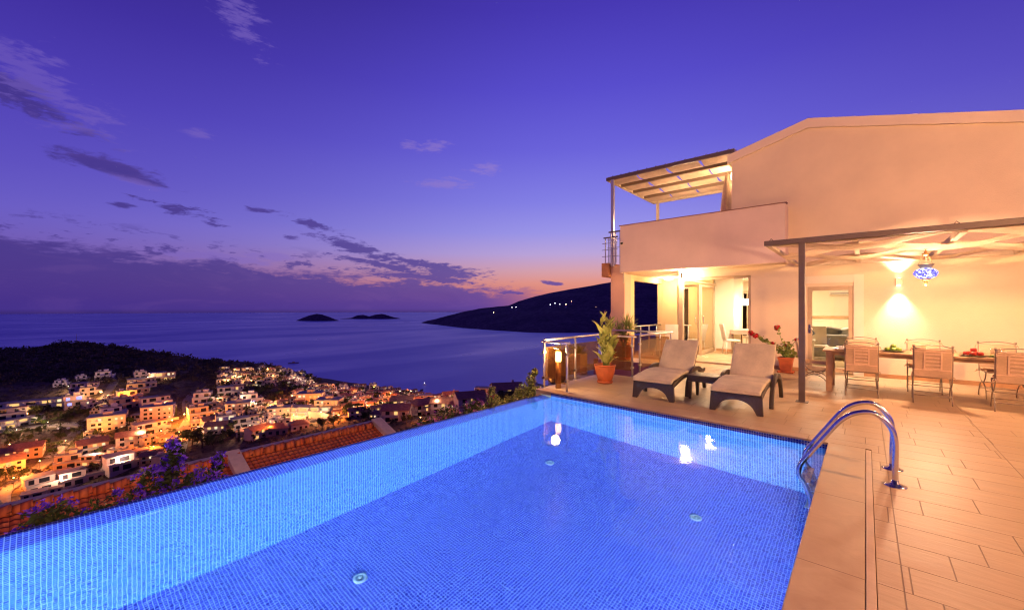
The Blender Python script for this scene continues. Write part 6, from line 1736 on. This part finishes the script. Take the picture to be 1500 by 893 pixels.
for a in [(0,282,652,2.2,'large dark rounded tree right of the junction street, left one'),(1,296,656,2.0,'large dark rounded tree right of the junction street, middle one'),(0,268,648,1.5,'dark rounded tree at the edge of the junction street'),(1,312,660,1.8,'dark rounded tree lowest above the roof, right of the junction trees'),
 (2,361,612,1.25,'tall dark pointed tree right of the cream block'),(3,86,622,1.2,'pale umbrella shaped pine in the grove above the cross street'),(0,152,620,1.1,'bright green round tree beside the pale cross street',True),(1,190,622,1.,'yellow green round tree right of the white flat roofed house',True),
 (0,52,600+22,1.0,'olive green round tree at the left of the grove',True),(1,64,624,.9,'second olive green round tree in the grove',True),(0,78,666,.9,'light green round tree beside the white car',True),(0,437,574,1.4,'dark green lit tree above the yellow street lamp'),
 (0,678,574,1.5,'dark rounded tree on the shore skyline, right of the pointed one'),(2,668,578,.9,'dark pointed tree on the shore skyline'),(0,617,576,1.3,'dark rounded tree at the left of the shore gap'),(1,700,574,1.2,'dark low tree on the shore skyline, right side'),(2,692,573,.7,'thin cypress on the shore skyline between two low trees'),(1,722,571,1.3,'dark rounded tree behind the bright orange shore house'),
 (0,452,556,1.6,'dark skyline tree left of the point tip'),(1,444,551,1.6,'second dark skyline tree on the point'),(0,458,560,1.3,'third dark skyline tree at the tip of the point'),(1,512,608,1.5,'tall reddish brown tree above the near roof ridge'),(0,414,553,1.5,'round tree beside the lit curving road'),
 (0,472,628,1.4,'orange lit leafy tree above the roof ridge, left one'),(1,488,624,1.3,'orange lit leafy tree above the roof ridge, right one'),(0,8,704,1.6,'big leafy tree at the left edge beside the street'),(1,28,706,1.3,'second leafy tree beside the street at the lower left'),(1,246,662,1.1,'round orange lit tree left of the junction street'),
 (0,126,700,1.3,'black round tree below the yellow lit building'),(1,143,694,1.3,'black round tree beside the large flat roofed house')]:
    place_tree(*a)
TD=[('in the grove above the cross street',(50,130,600,618),16,1.15),('in the left quarter',(110,260,600,690),40,.9),('beside the pale street',(0,90,630,660),22,.85),('in the valley',(290,420,585,650),36,.95),('under the lit hill resort',(320,440,564,584),22,1.2),('among the resort houses',(325,400,540,564),10,.9),('above the white row',(430,560,566,606),36,1.),('along the shore',(540,660,574,604),28,.85),('below the terrace corner',(660,790,566,600),22,.95),('behind the roof gable',(500,600,590,625),18,.95)]
tg={}
for (dn,bx_,cnt,s) in TD:
    for k in range(cnt):
        i=rp.choice((0,0,1,1,1,2 if rp.random()<.4 else 0,3 if rp.random()<.5 else 1)); px=rp.uniform(bx_[0],bx_[1]); py=rp.uniform(bx_[2],bx_[3])
        place_tree(i,px,py,s*rp.uniform(.7,1.25),None,False,dn)
for (c,i,px,label,dn,gr) in TREES:
    if not label: tg.setdefault((dn,i if i!=1 else 0),[]).append((px,c))
TN={0:'dark round tree',2:'dark cypress',3:'dark umbrella pine'}
def word(n):
    if n<=len(ORD): return ORD[n-1]
    T={20:'twentieth',30:'thirtieth',40:'fortieth'}
    if n in T: return T[n]
    if n==19: return 'nineteenth'
    return ('twenty' if n<30 else 'thirty' if n<40 else 'forty')+' '+ORD[n%10-1]
for (dn,i),L_ in tg.items():
    L_.sort(key=lambda a:a[0])
    for k,(px,c) in enumerate(L_): c['label']= f'{TN[i]} {dn}' if len(L_)==1 else f'{TN[i]} {dn}, {word(k+1)} of {len(L_)} from the left'
for p in [*PROTO.values(),*TP]:
    if p.location.length<1: print('UNUSED PROTO',p.name)

# ---- scrub on the open hillside (nobody could count it)
b=MB(); r_=random.Random(5)
def scrubs(n,x0,x1,y0,y1,smin,smax,cond=None):
    for k in range(n):
        px=r_.uniform(x0,x1); py=r_.uniform(y0,y1); h=hit(px,py)
        if h is None or h[2]<SEA+2: continue
        s=r_.uniform(smin,smax)*h[3]/400
        c=(h[0],h[1],h[2]+s*.3)
        leafcloud(b,c,(s,s,s*.75),14,s*.42,r_,.4)
scrubs(2600,-20,340,500,560,1.6,3.6); scrubs(900,300,470,528,590,1.6,3.0); scrubs(1500,-20,300,560,720,1.2,2.4); scrubs(1300,300,640,570,650,1.2,2.2); scrubs(500,620,800,563,610,1.,2.2)
o=b.build('scrub',m_leaf('scrub_leaf',(.075,.062,.036),(.17,.13,.08),.1,.85,.05),fix=False); tag(o,'dark dry scrub covering the open hillside','scrub','hillside scrub','stuff')
# antenna masts on the hill top
for (px,hh,lab) in ((112,16,'taller thin antenna mast on the left hill crest'),(119,8,'shorter thin antenna mast on the left hill crest')):
    r=ray(px); d=640; x,y=d*r[0],d*r[1]; z=land(x,y); o=thing('antenna_mast',lab,'mast',(x,y,z),0,'antenna masts on the hill')
    m=MB(); m.tube([(0,0,-1),(0,0,hh)],[.5,.2],5); m.build('pole',HG,o)
    m=MB(); m.box(-1.,-.2,hh*.8,1.,.2,hh*.84); m.build('crossbar',HG,o)
# small boat light on the bay
r=ray(622); d=598*151.5/(563.5-452); o=thing('moored_boat','tiny white boat with a lamp on the dark bay','boat',(d*r[0],d*r[1],SEA),.4)
m=MB(); n=0; m.prism([(-3.5,-1),(2,-1.1),(4,0),(2,1.1),(-3.5,1)],-.3,.9); m.build('hull',WHITE,o); m=MB(); m.box(-1.6,-.7,.9,1,.7,2.); m.build('cabin',WHITE,o); m=MB(); m.tube([(0,0,2.),(0,0,4.)],.05,5); m.build('mast',WHITE,o); m=MB(); m.lathe([(0,3.9),(.35,4.2),(0,4.5)],8); m.build('lamp',emis('white_glow_40',(1,.9,.8),30),o)
